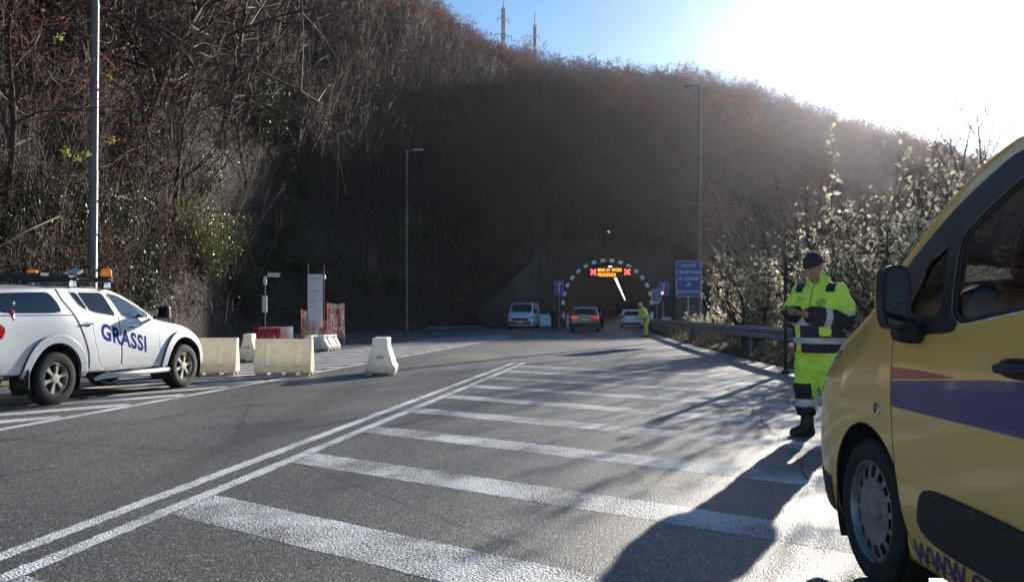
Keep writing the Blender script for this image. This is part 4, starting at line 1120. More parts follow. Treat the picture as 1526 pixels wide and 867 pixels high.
# ---------------------------------------------------------------- yellow van in the foreground (local y runs forward, origin under the tail)
def yellow_van():
    L = 4.40; Y = lambda d: L - d
    root = thing("van", "ochre yellow van with blue stripe in the right foreground, cut by the frame", "van", (2.565, 3.96 + .89 - L, 0))
    #      d    zs   ws   zm   wm   zb   wb    ze   we   zr   wr   zt
    T = [(0.00, .30, .60, .50, .64, .74, .62, .90, .56, .94, .30, .96),
         (0.05, .25, .74, .52, .78, .80, .76, .97, .67, 1.01, .36, 1.03),
         (0.14, .22, .82, .54, .855, .84, .84, 1.03, .73, 1.07, .40, 1.09),
         (0.28, .20, .86, .55, .895, .88, .88, 1.09, .765, 1.12, .42, 1.14),
         (0.45, .20, .885, .55, .915, .92, .905, 1.14, .785, 1.165, .42, 1.185),
         (0.60, .20, .892, .55, .92, .96, .915, 1.205, .79, 1.22, .42, 1.23),
         (0.72, .20, .895, .55, .922, .98, .918, 1.255, .795, 1.28, .42, 1.29),
         (0.86, .20, .895, .55, .924, 1.02, .92, 1.370, .79, 1.400, .42, 1.415),
         (1.04, .20, .90, .55, .925, 1.05, .922, 1.490, .775, 1.530, .42, 1.545),
         (1.38, .20, .90, .55, .925, 1.08, .922, 1.725, .735, 1.765, .42, 1.780),
         (1.58, .20, .90, .55, .925, 1.09, .922, 1.830, .71, 1.870, .42, 1.885),
         (1.75, .20, .90, .55, .925, 1.09, .922, 1.885, .69, 1.920, .42, 1.935),
         (1.95, .20, .90, .55, .925, 1.10, .922, 1.905, .68, 1.940, .42, 1.955),
         (2.60, .20, .90, .55, .925, 1.10, .922, 1.915, .675, 1.950, .42, 1.965),
         (3.80, .22, .90, .56, .922, 1.10, .92, 1.87, .67, 1.905, .42, 1.915),
         (4.25, .26, .89, .58, .91, 1.08, .905, 1.82, .66, 1.86, .42, 1.87),
         (4.40, .32, .86, .60, .88, 1.06, .875, 1.70, .64, 1.74, .42, 1.75)]
    ys, rg_ = [], []
    for (d, zs, ws, zm, wm, zb, wb, ze, we, zr, wr, zt) in reversed(T):
        ys.append(Y(d)); rg_.append([(ws - .05, zs), (ws, zs + .05), (wm, zm), (wb, zb), (wb + (we - wb) * .30, zb + (ze - zb) * .48), (we + .035, ze - .04), (we - .01, ze + .005), (wr, zr), (0, zt)])
    sk = Skin(ys, rg_, dy=.013, nv=230, bulge=(.02, .05))
    S = lambda pts, **k: side_region([(Y(d), z) for d, z in pts], **k)
    wc = Y(.89); rc = wc - 2.785
    glass_f = S([(1.64, 1.195), (2.22, 1.275), (2.29, 1.30), (2.29, 1.80), (2.10, 1.80), (1.86, 1.725), (1.70, 1.635), (1.565, 1.54)], rnd=2, q=.12)
    quarter = S([(1.24, 1.25), (1.56, 1.225), (1.49, 1.52), (1.36, 1.46)], rnd=2, q=.12)
    glass_r = S([(2.46, 1.30), (3.34, 1.32), (3.34, 1.79), (2.46, 1.80)], rnd=2, q=.15)
    glass_q = S([(3.48, 1.34), (4.12, 1.38), (4.05, 1.76), (3.48, 1.78)], rnd=2, q=.15)
    wind = top_region([(-.70, Y(.80)), (.70, Y(.80)), (.665, Y(1.2)), (.58, Y(1.80)), (-.58, Y(1.80)), (-.665, Y(1.2))], 1.18, 2, .12)
    rearw = end_region([(-.62, 1.15), (.62, 1.15), (.55, 1.62), (-.55, 1.62)], True, .2)
    door_o = [(1.33, .255), (1.24, .42), (1.19, .62), (1.165, .85), (1.16, 1.19), (1.20, 1.24), (1.44, 1.575), (1.62, 1.72), (1.80, 1.795), (2.0, 1.838), (2.35, 1.845), (2.37, .255)]
    door = S(door_o, rnd=2, q=.12); sdoor = S([(2.395, .26), (2.375, 1.845), (3.40, 1.835), (3.42, .62), (3.28, .30)], rnd=2, q=.12)
    archf = circ_region(wc, .34, .395); archr = circ_region(rc, .34, .395)
    head = S([(.10, .80), (.16, .98), (.40, 1.05), (.50, 1.03), (.30, .90)], rnd=2, q=.2, xmin=.45)
    bump = lambda P: np.maximum.reduce([P[:, 2] - (.62 - .0 * P[:, 1]), Y(.58) - P[:, 1]])
    wins = (glass_f, glass_r, glass_q, wind, rearw, quarter)
    body = minus(everything, grown(door, .004), grown(sdoor, .004), archf, archr, grown(head, .003), *wins)
    skin_part("body", sk, body, YEL, root, thick=.02)
    for s in (-1, 1):
        d = skin_part("door", sk, minus(grown(door, -.003), glass_f, quarter), YEL, root, (s,), thick=.022)
        skin_part("window", sk, glass_f, CGL, d, (s,), off=-.010)
        skin_part("quarter_window", sk, quarter, DGL, d, (s,), off=-.008)
        # black frame inside the glass edge
        skin_part("window_frame", sk, minus(grown(glass_f, .0), grown(glass_f, -.022)), PLAST, d, (s,), off=-.006, thick=.02)
        skin_part("pillar_trim", sk, minus(grown(S([(1.13, 1.22), (1.35, 1.16), (1.66, 1.18), (1.70, 1.25), (1.60, 1.54), (1.72, 1.63), (1.88, 1.715), (2.1, 1.79), (2.1, 1.83), (1.90, 1.84), (1.74, 1.815), (1.41, 1.645), (1.08, 1.43)], rnd=1, q=.1), .006), glass_f, quarter), PLAST, root, (s,), off=.003)
        sd = skin_part("rear_door", sk, minus(grown(sdoor, -.003), glass_r), YEL, root, (s,), thick=.022)
        skin_part("window", sk, glass_r, DGL, sd, (s,), off=-.010)
        skin_part("rear_quarter_window", sk, glass_q, DGL, root, (s,), off=-.006)
        clad = S([(1.40, .335), (1.44, .545), (1.60, .56), (2.34, .545), (2.34, .335)], rnd=3, q=.22)
        skin_part("door_cladding", sk, clad, PLAST, d, (s,), off=.016, thick=.018)
        skin_part("blue_stripe", sk, S([(1.172, .845), (1.168, .955), (1.9, 1.015), (2.36, 1.04), (2.36, .845)], rnd=0), BLUE, d, (s,), off=.0018)
        skin_part("red_stripe", sk, S([(1.168, .962), (1.166, 1.014), (1.40, 1.016), (1.72, 1.006)], rnd=0), LRED, d, (s,), off=.0018)
        skin_part("blue_stripe", sk, S([(2.40, .845), (2.40, 1.042), (3.40, 1.08), (3.40, .845)], rnd=0), BLUE, sd, (s,), off=.0018)
        # handle: recess plate and grip
        hp = sk.project([[Y(2.11), 1.065]], .012)[0]
        m = MB(); m.tube([(s * (hp[0] - .012), hp[1] - .10, hp[2]), (s * (hp[0] + .018), hp[1] - .06, hp[2]), (s * (hp[0] + .022), hp[1], hp[2]), (s * (hp[0] + .018), hp[1] + .09, hp[2] - .002), (s * (hp[0] - .01), hp[1] + .13, hp[2] - .004)], [.014, .017, .018, .017, .013], 10)
        m.build("handle", PLAST, d, sharp=60)
        skin_part("handle_recess", sk, S([(1.97, 1.03), (1.97, 1.10), (2.24, 1.10), (2.24, 1.03)], rnd=2), PLAST, d, (s,), off=.0015)
        skin_part("headlight", sk, head, LENS, root, (s,), off=-.004)
        # round emblem shaped side repeater on the wing
        rp = sk.project([[Y(1.03), .815]], .0)[0]; m = MB(); m.lathe([(.030, -.004), (.030, .006), (.024, .009), (0, .010)], 20, 'x'); m.lathe([(.017, .008), (.014, .014), (0, .015)], 5, 'x', mi=1)
        o = m.build("side_repeater", [CHR, pmat("repeater_blue", (.05, .06, .12), .2)], root, sharp=40); o.location = (s * rp[0], rp[1], rp[2]); o.rotation_euler = (0, 0, 0 if s > 0 else math.pi)
        # wheel wells
        for c in (wc, rc):
            m = MB(); pr = [(.41, .93), (.41, .62), (.05, .60)]; g = []
            for k in range(25):
                a = math.pi * (-.18 + 1.36 * k / 24); g.append([(s * xx, c + rr * math.cos(a), .34 + rr * math.sin(a)) for rr, xx in [(.402, .905), (.41, .60), (.05, .58)]])
            m.grid(np.array(g)); m.build("wheel_well", DARK, root, smooth=True)
            make_wheel(root, s * (.925 - .115), c, .328, .205, .235, 'steel', s, STEEL)
            # dark arch lip
        # mirror: black housing, yellow cap, glass facing back
        mr = MB(); cx_, cy_, cz_ = s * 1.045, Y(1.45), 1.31
        prof = []
        for k in range(9):
            u = -1 + 2 * k / 8; row = []
            for j in range(21):
                a = 2 * math.pi * j / 20; e = 4.0
                ca, sa = math.cos(a), math.sin(a); rr = (abs(ca) ** e + abs(sa) ** e) ** (-1 / e)
                f = math.sqrt(max(0, 1 - max(0, u) ** 2.2 * .92)) if u > 0 else 1.0
                row.append((cx_ + rr * ca * .056 * f, cy_ + (u * .055 + .02), cz_ + rr * sa * .125 * f))
            prof.append(row)
        mr.grid(np.array(prof), flip=s < 0); mr.add(prof[0][:-1], [tuple(range(20))]); mr.add(prof[-1][:-1], [tuple(range(20))])
        mo = mr.build("mirror", [PLAST], d, sharp=50)
        m = MB(); m.grid(np.array([[(p[0] + (p[0] - cx_) * .03, p[1] + .004, p[2] + (p[2] - cz_) * .03) for p in row] for row in prof[4:]])); m.add([(cx_ + (p[0] - cx_) * 1.03, p[1] + .006, cz_ + (p[2] - cz_) * 1.03) for p in prof[-1][:-1]], [tuple(range(20))])
        m.build("mirror_cap", YEL, mo, sharp=50)
        m = MB(); m.add([(cx_ + (p[0] - cx_) * .86, prof[0][0][1] - .003, cz_ + (p[2] - cz_) * .88) for p in prof[0][:-1]], [tuple(range(20))]); m.build("mirror_glass", MIRR, mo)
        m = MB(); m.tube([(s * .97, cy_ + .03, 1.19), (s * .93, cy_ + .05, 1.17), (s * .84, cy_ + .08, 1.17)], [.045, .05, .05], 10); m.tube([(s * 1.03, cy_ + .02, 1.165), (s * .96, cy_ + .03, 1.165)], [.03, .045], 10); m.build("mirror_arm", PLAST, mo, sharp=60)
    skin_part("windscreen", sk, wind, CGL, root, off=-.006)
    skin_part("rear_window", sk, rearw, DGL, root, off=-.006)
    # lettering along the sill, read from the front backwards on this (left) side
    V, F = text_mesh("WWW.GRASSI", .125, bold=.003, spacing=1.08)
    a = R(-0.0); V2 = np.c_[Y(1.34) - V[:, 0] , .232 + V[:, 1]]
    o = decal("lettering", sk, V2, F, TXTP, root, -1, .004)
    # bumper lower lip, grille, number plate
    skin_part("front_bumper", sk, minus(lambda P: np.maximum(np.maximum(P[:, 2] - .40, Y(.42) - P[:, 1]), .21 - P[:, 2]), archf), PLAST, root, off=.006)
    m = MB()
    for k in range(4): m.box((0, L + .055, .62 + k * .055), (.9, .03, .022))
    m.build("grille", PLAST, root, bevel=.006)
    # cabin: floor, dash, seats, steering wheel, bulkhead
    m = MB(); m.box((0, Y(2.6), .30), (1.66, 3.2, .06)); m.box((0, Y(1.0), .60), (1.1, .5, .5)); m.build("floor_pan", DARK, root)
    m = MB(); m.prism([(Y(.86), 1.0), (Y(.86), 1.20), (Y(1.10), 1.225), (Y(1.42), 1.16), (Y(1.46), .98), (Y(1.30), .75), (Y(1.0), .7)], -.80, .80, 'x'); m.build("dashboard", PLAST, root, bevel=.02)
    m = MB(); m.box((-.36, Y(1.36), 1.205), (.42, .16, .07)); m.build("instrument_hood", PLAST, root, bevel=.025)
    for x in (-.38, .38):
        m = MB(); m.box((x, Y(2.10), .62), (.50, .50, .16)); m.box((x, Y(2.40), .98), (.48, .13, .66), rotm(.18)); m.box((x, Y(2.48), 1.42), (.27, .10, .20), rotm(.1)); m.build("seat", SEATM, root, bevel=.05, seg=3)
    m = MB(); pts = [(.19 * math.cos(t), .19 * math.sin(t)) for t in np.linspace(0, 2 * math.pi, 25)]; rt = rotm(R(-62)); P = [np.array([-.38, Y(1.62), 1.03]) + rt @ np.array([p[0], 0, p[1]]) for p in pts]; m.tube(P, .016, 8, cap=False)
    for t in (0, 2.1, 4.2): m.tube([np.array([-.38, Y(1.62), 1.03]), np.array([-.38, Y(1.62), 1.03]) + rt @ np.array([.18 * math.cos(t), 0, .18 * math.sin(t)])], .014, 6)
    m.build("steering_wheel", PLAST, root, sharp=60)
    return root
yellow_van()

# ---------------------------------------------------------------- white pickup (local y = metres ahead of the rear axle)
def pickup():
    ang = math.atan2(.69, 2.67); sc = .95; d = np.array([math.sin(ang), math.cos(ang)]); side = np.array([d[1], -d[0]])
    W = .895
    o = np.array([-6.14, 11.5]) - side * W * sc
    root = thing("pickup_truck", "white double cab pickup with blue GRASSI lettering and amber roof beacons", "pickup", (o[0], o[1], 0), -ang, None, sc)
    #      y    zs   ws   zm   wm   zb   wb    ze   we   zr  wr  zt
    T = [(-1.22, .52, .80, .74, .845, 1.06, .84, 1.58, .70, 1.63, .4, 1.64),
         (-1.10, .48, .83, .74, .87, 1.10, .865, 1.61, .71, 1.655, .4, 1.665),
         (-.60, .46, .85, .74, .885, 1.14, .87, 1.635, .715, 1.675, .4, 1.69),
         (.10, .46, .85, .74, .89, 1.14, .87, 1.66, .715, 1.70, .4, 1.72),
         (.60, .42, .86, .70, .89, 1.12, .865, 1.675, .70, 1.715, .4, 1.735),
         (1.15, .40, .86, .68, .89, 1.08, .865, 1.67, .69, 1.715, .4, 1.73),
         (1.45, .40, .86, .68, .89, 1.06, .865, 1.61, .69, 1.66, .4, 1.68),
         (1.80, .40, .86, .68, .89, 1.04, .865, 1.47, .71, 1.52, .4, 1.545),
         (2.10, .40, .86, .68, .89, 1.02, .865, 1.315, .735, 1.36, .4, 1.38),
         (2.30, .40, .86, .68, .89, 1.00, .865, 1.20, .75, 1.235, .4, 1.255),
         (2.50, .42, .865, .68, .89, .98, .86, 1.155, .755, 1.185, .4, 1.20),
         (2.90, .44, .865, .68, .885, .94, .85, 1.10, .74, 1.135, .4, 1.15),
         (3.25, .42, .85, .66, .87, .88, .83, 1.02, .70, 1.055, .4, 1.07),
         (3.50, .38, .80, .62, .81, .82, .77, .94, .64, .975, .4, .99),
         (3.66, .40, .70, .60, .71, .76, .68, .86, .56, .89, .36, .90)]
    ys = [t[0] for t in T]; rg_ = []
    for (y, zs, ws, zm, wm, zb, wb, ze, we, zr, wr, zt) in T:
        rg_.append([(ws - .04, zs), (ws, zs + .04), (wm, zm), (wb, zb), (wb + (we - wb) * .34, zb + (ze - zb) * .5), (we + .03, ze - .035), (we - .01, ze + .005), (wr, zr), (0, zt)])
    sk = Skin(ys, rg_, dy=.016, nv=170, bulge=(.02, .05))
    S = lambda pts, **k: side_region(pts, **k)
    canopy_w = S([(-1.02, 1.30), (.15, 1.30), (.10, 1.45), (-.01, 1.585), (-.10, 1.60), (-1.00, 1.565)], rnd=2, q=.15)
    qw = S([(.375, 1.605), (.51, 1.605), (.665, 1.36), (.60, 1.37), (.50, 1.44)], rnd=1, q=.12)
    rw = S([(.545, 1.607), (1.06, 1.612), (1.265, 1.255), (.80, 1.315), (.70, 1.35)], rnd=2, q=.08)
    fw = S([(1.165, 1.61), (1.40, 1.575), (1.62, 1.50), (1.88, 1.385), (2.08, 1.285), (2.06, 1.225), (1.42, 1.235)], rnd=2, q=.08)
    wind = top_region([(-.66, 2.22), (.66, 2.22), (.655, 1.9), (.60, 1.45), (-.60, 1.45), (-.655, 1.9)], 1.2, 2, .1)
    rearw = end_region([(-.60, 1.22), (.60, 1.22), (.55, 1.55), (-.55, 1.55)], True, -1.0)
    rd = S([(.33, 1.635), (1.10, 1.645), (1.315, 1.235), (1.325, .45), (.93, .445), (.82, .62), (.76, .90), (.72, 1.10), (.60, 1.28)], rnd=2, q=.08)
    fd = S([(1.125, 1.645), (1.42, 1.61), (1.66, 1.52), (1.92, 1.40), (2.19, 1.255), (2.245, 1.10), (2.25, .62), (2.16, .44), (1.34, .45), (1.33, 1.235)], rnd=2, q=.08)
    af, ar_ = circ_region(2.92, .40, .475), circ_region(0, .40, .475)
    tail = S([(-1.40, .90), (-1.40, 1.17), (-.93, 1.16), (-.86, 1.08), (-.92, .97), (-1.05, .90)], rnd=2, q=.2)
    head = S([(3.10, .90), (3.02, 1.01), (3.40, .96), (3.62, .86), (3.60, .74), (3.40, .76)], rnd=2, q=.2, xmin=.40)
    wins = (canopy_w, qw, rw, fw, wind, rearw)
    body = minus(everything, grown(rd, .004), grown(fd, .004), af, ar_, tail, head, *wins)
    skin_part("body", sk, body, WHT, root, thick=.02)
    dk = MB(); dk.box((0, -.3, .60), (1.60, 1.7, .30)); dk.box((0, 1.45, .52), (1.60, 1.9, .18)); dk.box((0, 2.9, .72), (1.15, 1.1, .35)); dk.build("chassis", DARK, root)
    lin = skin_part("canopy_liner", sk, lambda P: np.maximum(P[:, 1] - .34, 1.0 - P[:, 2]), DARK, root, off=-.05)
    for s in (1, -1):
        skin_part("canopy_window", sk, canopy_w, DGL, root, (s,), off=-.004)
        d_ = skin_part("rear_door", sk, minus(grown(rd, -.004), rw, qw), WHT, root, (s,), thick=.02)
        skin_part("window", sk, rw, DGL, d_, (s,), off=-.006); skin_part("quarter_window", sk, qw, DGL, d_, (s,), off=-.006)
        skin_part("window_seal", sk, minus(grown(union(rw, qw), .012), rw, qw), PLAST, d_, (s,), off=.002)
        f_ = skin_part("door", sk, minus(grown(fd, -.004), fw), WHT, root, (s,), thick=.02)
        skin_part("window", sk, fw, CGL, f_, (s,), off=-.006); skin_part("window_seal", sk, minus(grown(fw, .012), fw), PLAST, f_, (s,), off=.002)
        for (yy, zz, dd) in ((.60, 1.135, d_), (1.57, 1.10, f_)):
            skin_part("handle_recess", sk, S([(yy - .05, zz - .035), (yy - .05, zz + .03), (yy + .10, zz + .03), (yy + .10, zz - .035)], rnd=2), PLAST, dd, (s,), off=.002)
            p = sk.project([[yy - .08, zz], [yy + .03, zz + .004], [yy + .13, zz]], .022); m = MB(); m.tube(p * [s, 1, 1], .014, 8); m.build("handle", CHR, dd, sharp=60)
        skin_part("tail_light", sk, tail, REDL, root, (s,), off=.004)
        skin_part("headlight", sk, head, LENS, root, (s,), off=.002)
        for c, n_ in ((0, 'r'), (2.92, 'f')):
            flare = minus(lambda P, c=c: np.maximum(np.hypot((P[:, 1] - c), P[:, 2] - .40) - .60, np.maximum(.3 - P[:, 0], .36 - P[:, 2])), circ_region(c, .40, .475))
            skin_part("wheel_arch_flare", sk, flare, WHT, root, (s,), off=.035, thick=.03)
            m = MB(); g = []
            for k in range(25):
                a = math.pi * (-.16 + 1.32 * k / 24); g.append([(s * xx, c + rr * math.cos(a), .40 + rr * math.sin(a)) for rr, xx in [(.478, .88), (.49, .55), (.05, .52)]])
            m.grid(np.array(g)); m.build("wheel_well", DARK, root, smooth=True)
            make_wheel(root, s * (W - .12), c, .375, .25, .225, 'spoke6', s, ALLOY)
        m = MB(); m.tube([(s * .84, .80, .30), (s * .93, .88, .345), (s * .945, 1.6, .35), (s * .945, 2.38, .35), (s * .84, 2.46, .31)], [.03, .042, .042, .042, .03], 10); 
        st = m.build("side_step", pmat("step_alloy", (.55, .55, .56), .35, .6), root, sharp=60)
        for yy in (1.0, 1.6, 2.2): m = MB(); m.box((s * .80, yy, .38), (.25, .06, .04)); m.build("step_bracket", DARK, st)
        # mirror
        m = MB(); m.box((s * 1.02, 2.20, 1.31), (.20, .10, .22)); mm = m.build("mirror", PLAST, f_, bevel=.035, seg=3); m = MB(); m.tube([(s * .95, 2.21, 1.24), (s * .82, 2.19, 1.22)], .03, 8); m.build("mirror_arm", PLAST, mm)
        m = MB(); m.box((s * 1.02, 2.146, 1.31), (.16, .006, .17)); m.build("mirror_glass", MIRR, mm, bevel=.002)
        # mud flap behind the rear arch
        m = MB(); m.box((s * .80, -.52, .40), (.24, .02, .26)); m.build("mud_flap", PLAST, root)
    skin_part("windscreen", sk, wind, CGL, root, off=-.006); skin_part("rear_window", sk, rearw, DGL, root, off=-.006)
    m = MB(); m.box((0, -1.30, .50), (1.62, .16, .22)); m.box((.72, -1.0, .50), (.22, .55, .20)); m.box((-.72, -1.0, .50), (.22, .55, .20)); m.build("rear_bumper", PLAST, root, bevel=.03)
    m = MB(); m.box((0, 3.62, .52), (1.36, .14, .26)); m.build("front_bumper", WHT, root, bevel=.04)
    # cabin
    m = MB(); m.box((0, 1.25, .62), (1.5, 1.9, .1)); m.prism([(2.25, 1.0), (2.25, 1.19), (1.95, 1.17), (1.85, .8)], -.74, .74, 'x'); m.build("dashboard", DARK, root)
    for x in (-.37, .37):
        m = MB(); m.box((x, 1.30, .82), (.48, .48, .16)); m.box((x, 1.02, 1.12), (.46, .13, .56), rotm(.2)); m.box((x, .94, 1.46), (.26, .09, .18)); m.build("seat", SEATM, root, bevel=.04)
    m = MB(); m.box((0, .50, 1.05), (1.3, .14, .55), rotm(.2)); m.box((0, .72, .80), (1.3, .45, .14)); m.build("rear_seat", SEATM, root, bevel=.04)
    # roof rack: two bars, black tray, beacons, work light
    rk = MB()
    for yy in (.50, 1.22): rk.tube([(-.80, yy, 1.80), (.80, yy, 1.80)], .022, 8)
    rk.box((-.05, .80, 1.845), (1.30, .50, .035)); rk.box((-.30, .62, 1.88), (.8, .16, .06)); rk.box((.0, 1.22, 1.835), (1.5, .09, .04))
    rack = rk.build("roof_rack", PLAST, root, bevel=.006)
    for s in (-1, 1):
        for yy in (.50, 1.22):
            m = MB(); m.prism([(-.05, 0), (.05, 0), (.03, .10), (-.03, .10)], -.03, .03, 'y'); f = m.build("rack_foot", CHR, rack, bevel=.008); f.location = (s * .715, yy, 1.69)
        b = MB(); b.lathe([(.075, 0), (.08, .02), (.075, .10), (.055, .125), (0, .13)], 20, 'z'); bo = b.build("beacon", AMB, rack, sharp=50); bo.location = (s * .70, 1.22, 1.87); bo.scale = (1.15, .85, 1)
        b = MB(); b.lathe([(.085, -.025), (.085, .0), (0, .0)], 20, 'z'); o2 = b.build("beacon_base", PLAST, bo); o2.location = (0, 0, 0)
    m = MB(); m.box((.40, .92, 1.94), (.16, .13, .05), rotm(.4, .2)); m.box((.30, .80, 1.91), (.05, .22, .03), rotm(0, 0, .7)); m.build("work_light", pmat("lamp_grey", (.45, .45, .46), .4), rack, bevel=.01)
    def strip(pts, w):
        P = dense(pts, .03); T = np.gradient(P, axis=0); T /= np.linalg.norm(T, axis=1)[:, None]; N_ = np.stack([T[:, 1], -T[:, 0]], 1) * w / 2
        V2 = np.concatenate([P + N_, P - N_]); k = len(P); return V2, [(i, i + 1, k + i + 1, k + i) for i in range(k - 1)]
    for s in (1, -1):
        V2, F = strip([(.14, 1.65), (.19, 1.52), (.32, 1.36), (.40, 1.25), (.56, .92), (.635, .66), (.655, .47)], .024); decal("cab_gap", sk, V2, F, SEAM, root, s, .003)
        V2, F = strip([(-1.2, 1.268), (-.6, 1.270), (.37, 1.272)], .012); decal("canopy_seam", sk, V2, F, SEAM, root, s, .003)
    # red object with a pale top added inside the canopy, standing in for a reflection
    m = MB(); m.lathe([(.09, 1.20), (.075, 1.33), (.03, 1.37), (0, 1.375)], 14, 'z', (.775, -.72, 0)); m.tube([(.78, -.70, 1.37), (.77, -.66, 1.42), (.75, -.62, 1.48)], [.012, .04, .03], 8, mi=1)
    m.build("red_reflection_shape", [REDL, PLATE], root, sharp=50)
    # lettering on the right and left side doors, slanting down towards the nose
    V, F = text_mesh("GRASSI", .345, bold=.012, spacing=1.12); V = V * [.86, 1, 1]
    a = R(-13.5); c_, s_ = math.cos(a), math.sin(a)
    for s in (1, -1):
        if s > 0: y = .90 + V[:, 0] ; z = .915 + V[:, 1] + (V[:, 0]) * math.tan(a)
        else: w_ = V[:, 0].max(); y = .90 + w_ - V[:, 0]; z = .915 + V[:, 1] + (w_ - V[:, 0]) * math.tan(a)
        decal("lettering", sk, np.c_[y, z], F, TXTB, root, s, .0015)
    return root
pickup()

# ---------------------------------------------------------------- distant cars: one lofted body each
def small_car(name, label, cat, loc, rz, paint, L, W, H, prof, rear=True, tails=True, front=False, wheels=(.72, .82), r=.33, scale=1.0):
    """prof: (y, z_belt, z_top, halfwidth factor, roof factor) from rear to front"""
    root = thing(name, label, cat, (*loc, 0), rz, None, scale)
    ys, rg_ = [], []
    for (y, zb, zt, fw, fr) in prof:
        w = W / 2 * fw; ys.append(y); e = zt - .07
        rg_.append([(w - .08, .22), (w - .03, .28), (w, .55), (w * .985, zb), (w * (1 - (1 - fr) * .45), zb + (e - zb) * .5), (w * fr + .02, e), (w * fr * .93, zt - .02), (w * fr * .5, zt), (0, zt + .01)])
    sk = Skin(ys, rg_, dy=.05, nv=60, bulge=(.05, .08), ncap=10)
    return root, sk
def suv():
    prof = [(0, .92, 1.12, .90, .80), (.10, .95, 1.28, .96, .82), (.35, .98, 1.50, .99, .80), (.65, 1.0, 1.58, 1, .78), (2.2, .98, 1.60, 1, .78), (2.7, .95, 1.50, 1, .76), (3.25, .93, 1.10, 1, .80), (4.0, .85, .98, .97, .8), (4.4, .7, .80, .82, .8)]
    root, sk = small_car("car", "dark grey estate car with lit red tail lamps heading into the tunnel", "car", (4.50, 52.6), -.09, GRY, 4.4, 1.82, 1.6, prof)
    rw = lambda P: np.maximum.reduce([poly_sdf(chaikin([(-.66, 1.02), (.66, 1.02), (.55, 1.44), (-.55, 1.44)], 2, .15), P[:, [0, 2]]), P[:, 1] - 1.0])
    tl = lambda P: np.maximum.reduce([poly_sdf(chaikin([(.40, .86), (.40, 1.0), (.98, 1.04), (.98, .84)], 2, .15), P[:, [0, 2]]), P[:, 1] - .32])
    sw = side_region([(.55, 1.02), (.8, 1.45), (2.4, 1.46), (3.0, 1.08), (2.9, 1.02)], 2, .12)
    a1, a2 = circ_region(.85, .34, .39), circ_region(3.5, .34, .39)
    skin_part("body", sk, minus(everything, rw, tl, sw, a1, a2), GRY, root); skin_part("rear_window", sk, rw, DGL, root, off=-.01)
    for s in (1, -1):
        lit = pmat("tail_lamp_lit", (.5, .01, .02), .2, emit=(1, .03, .06), estr=.22); skin_part("tail_light", sk, tl, lit, root, (s,), off=.006); skin_part("side_window", sk, sw, DGL, root, (s,), off=-.01)
        for y in (.85, 3.5): make_wheel(root, s * .80, y, .34, .21, .23, 'x', s, ALLOY, 24)
        m = MB(); m.tube([(s * .64, .55, 1.60), (s * .66, .8, 1.645), (s * .66, 2.2, 1.655), (s * .64, 2.5, 1.60)], .018, 6); m.build("roof_rail", CHR, root)
        m = MB(); m.box((s * .98, 3.0, 1.08), (.18, .10, .14)); m.build("mirror", GRY, root, bevel=.03)
    m = MB(); m.box((0, -.06, .80), (.52, .02, .12)); m.build("number_plate", PLATE, root)
    m = MB(); m.box((0, -.045, .42), (1.66, .14, .30)); m.build("rear_bumper", PLAST, root, bevel=.05)
    m = MB(); m.box((0, -.125, .55), (1.30, .03, .05)); m.build("bumper_strip", TRIM, root, bevel=.01)
    m = MB(); m.box((0, 2.2, .4), (1.5, 3.6, .3)); m.box((0, .4, .9), (1.3, .4, .25)); m.build("chassis", DARK, root)
suv()
def hatch():
    prof = [(0, .88, 1.00, .88, .84), (.08, .92, 1.14, .95, .84), (.30, .95, 1.36, .99, .80), (.60, .96, 1.45, 1, .78), (1.9, .94, 1.47, 1, .78), (2.5, .92, 1.30, 1, .78), (3.0, .90, 1.00, 1, .80), (3.6, .82, .92, .96, .8), (4.0, .68, .78, .80, .8)]
    root, sk = small_car("car", "white hatchback waiting at the mouth of the tunnel", "car", (9.15, 65.0), -.13, SILV, 4.0, 1.78, 1.48, prof)
    rw = lambda P: np.maximum.reduce([poly_sdf(chaikin([(-.68, .98), (.68, .98), (.54, 1.33), (-.54, 1.33)], 2, .15), P[:, [0, 2]]), P[:, 1] - .9])
    tl = lambda P: np.maximum.reduce([poly_sdf(chaikin([(.52, .84), (.54, .98), (.96, .98), (.96, .80)], 2, .15), P[:, [0, 2]]), P[:, 1] - .25])
    sw = side_region([(.5, .98), (.75, 1.33), (2.1, 1.35), (2.7, 1.0), (2.6, .96)], 2, .12)
    a1, a2 = circ_region(.75, .31, .36), circ_region(3.25, .31, .36)
    skin_part("body", sk, minus(everything, rw, tl, sw, a1, a2), SILV, root); skin_part("rear_window", sk, rw, DGL, root, off=-.01)
    for s in (1, -1):
        skin_part("tail_light", sk, tl, REDL, root, (s,), off=.006); skin_part("side_window", sk, sw, DGL, root, (s,), off=-.01)
        for y in (.75, 3.25): make_wheel(root, s * .78, y, .31, .19, .21, 'x', s, ALLOY, 24)
        m = MB(); m.box((s * .96, 2.6, 1.02), (.18, .10, .13)); m.build("mirror", SILV, root, bevel=.03)
    m = MB(); m.box((0, -.065, .58), (.52, .02, .11)); m.build("number_plate", PLATE, root)
    m = MB(); m.box((0, -.02, .36), (1.50, .14, .18)); m.build("rear_bumper", PLAST, root, bevel=.04)
    m = MB(); m.box((0, 2.0, .4), (1.45, 3.2, .3)); m.build("chassis", DARK, root)
hatch()
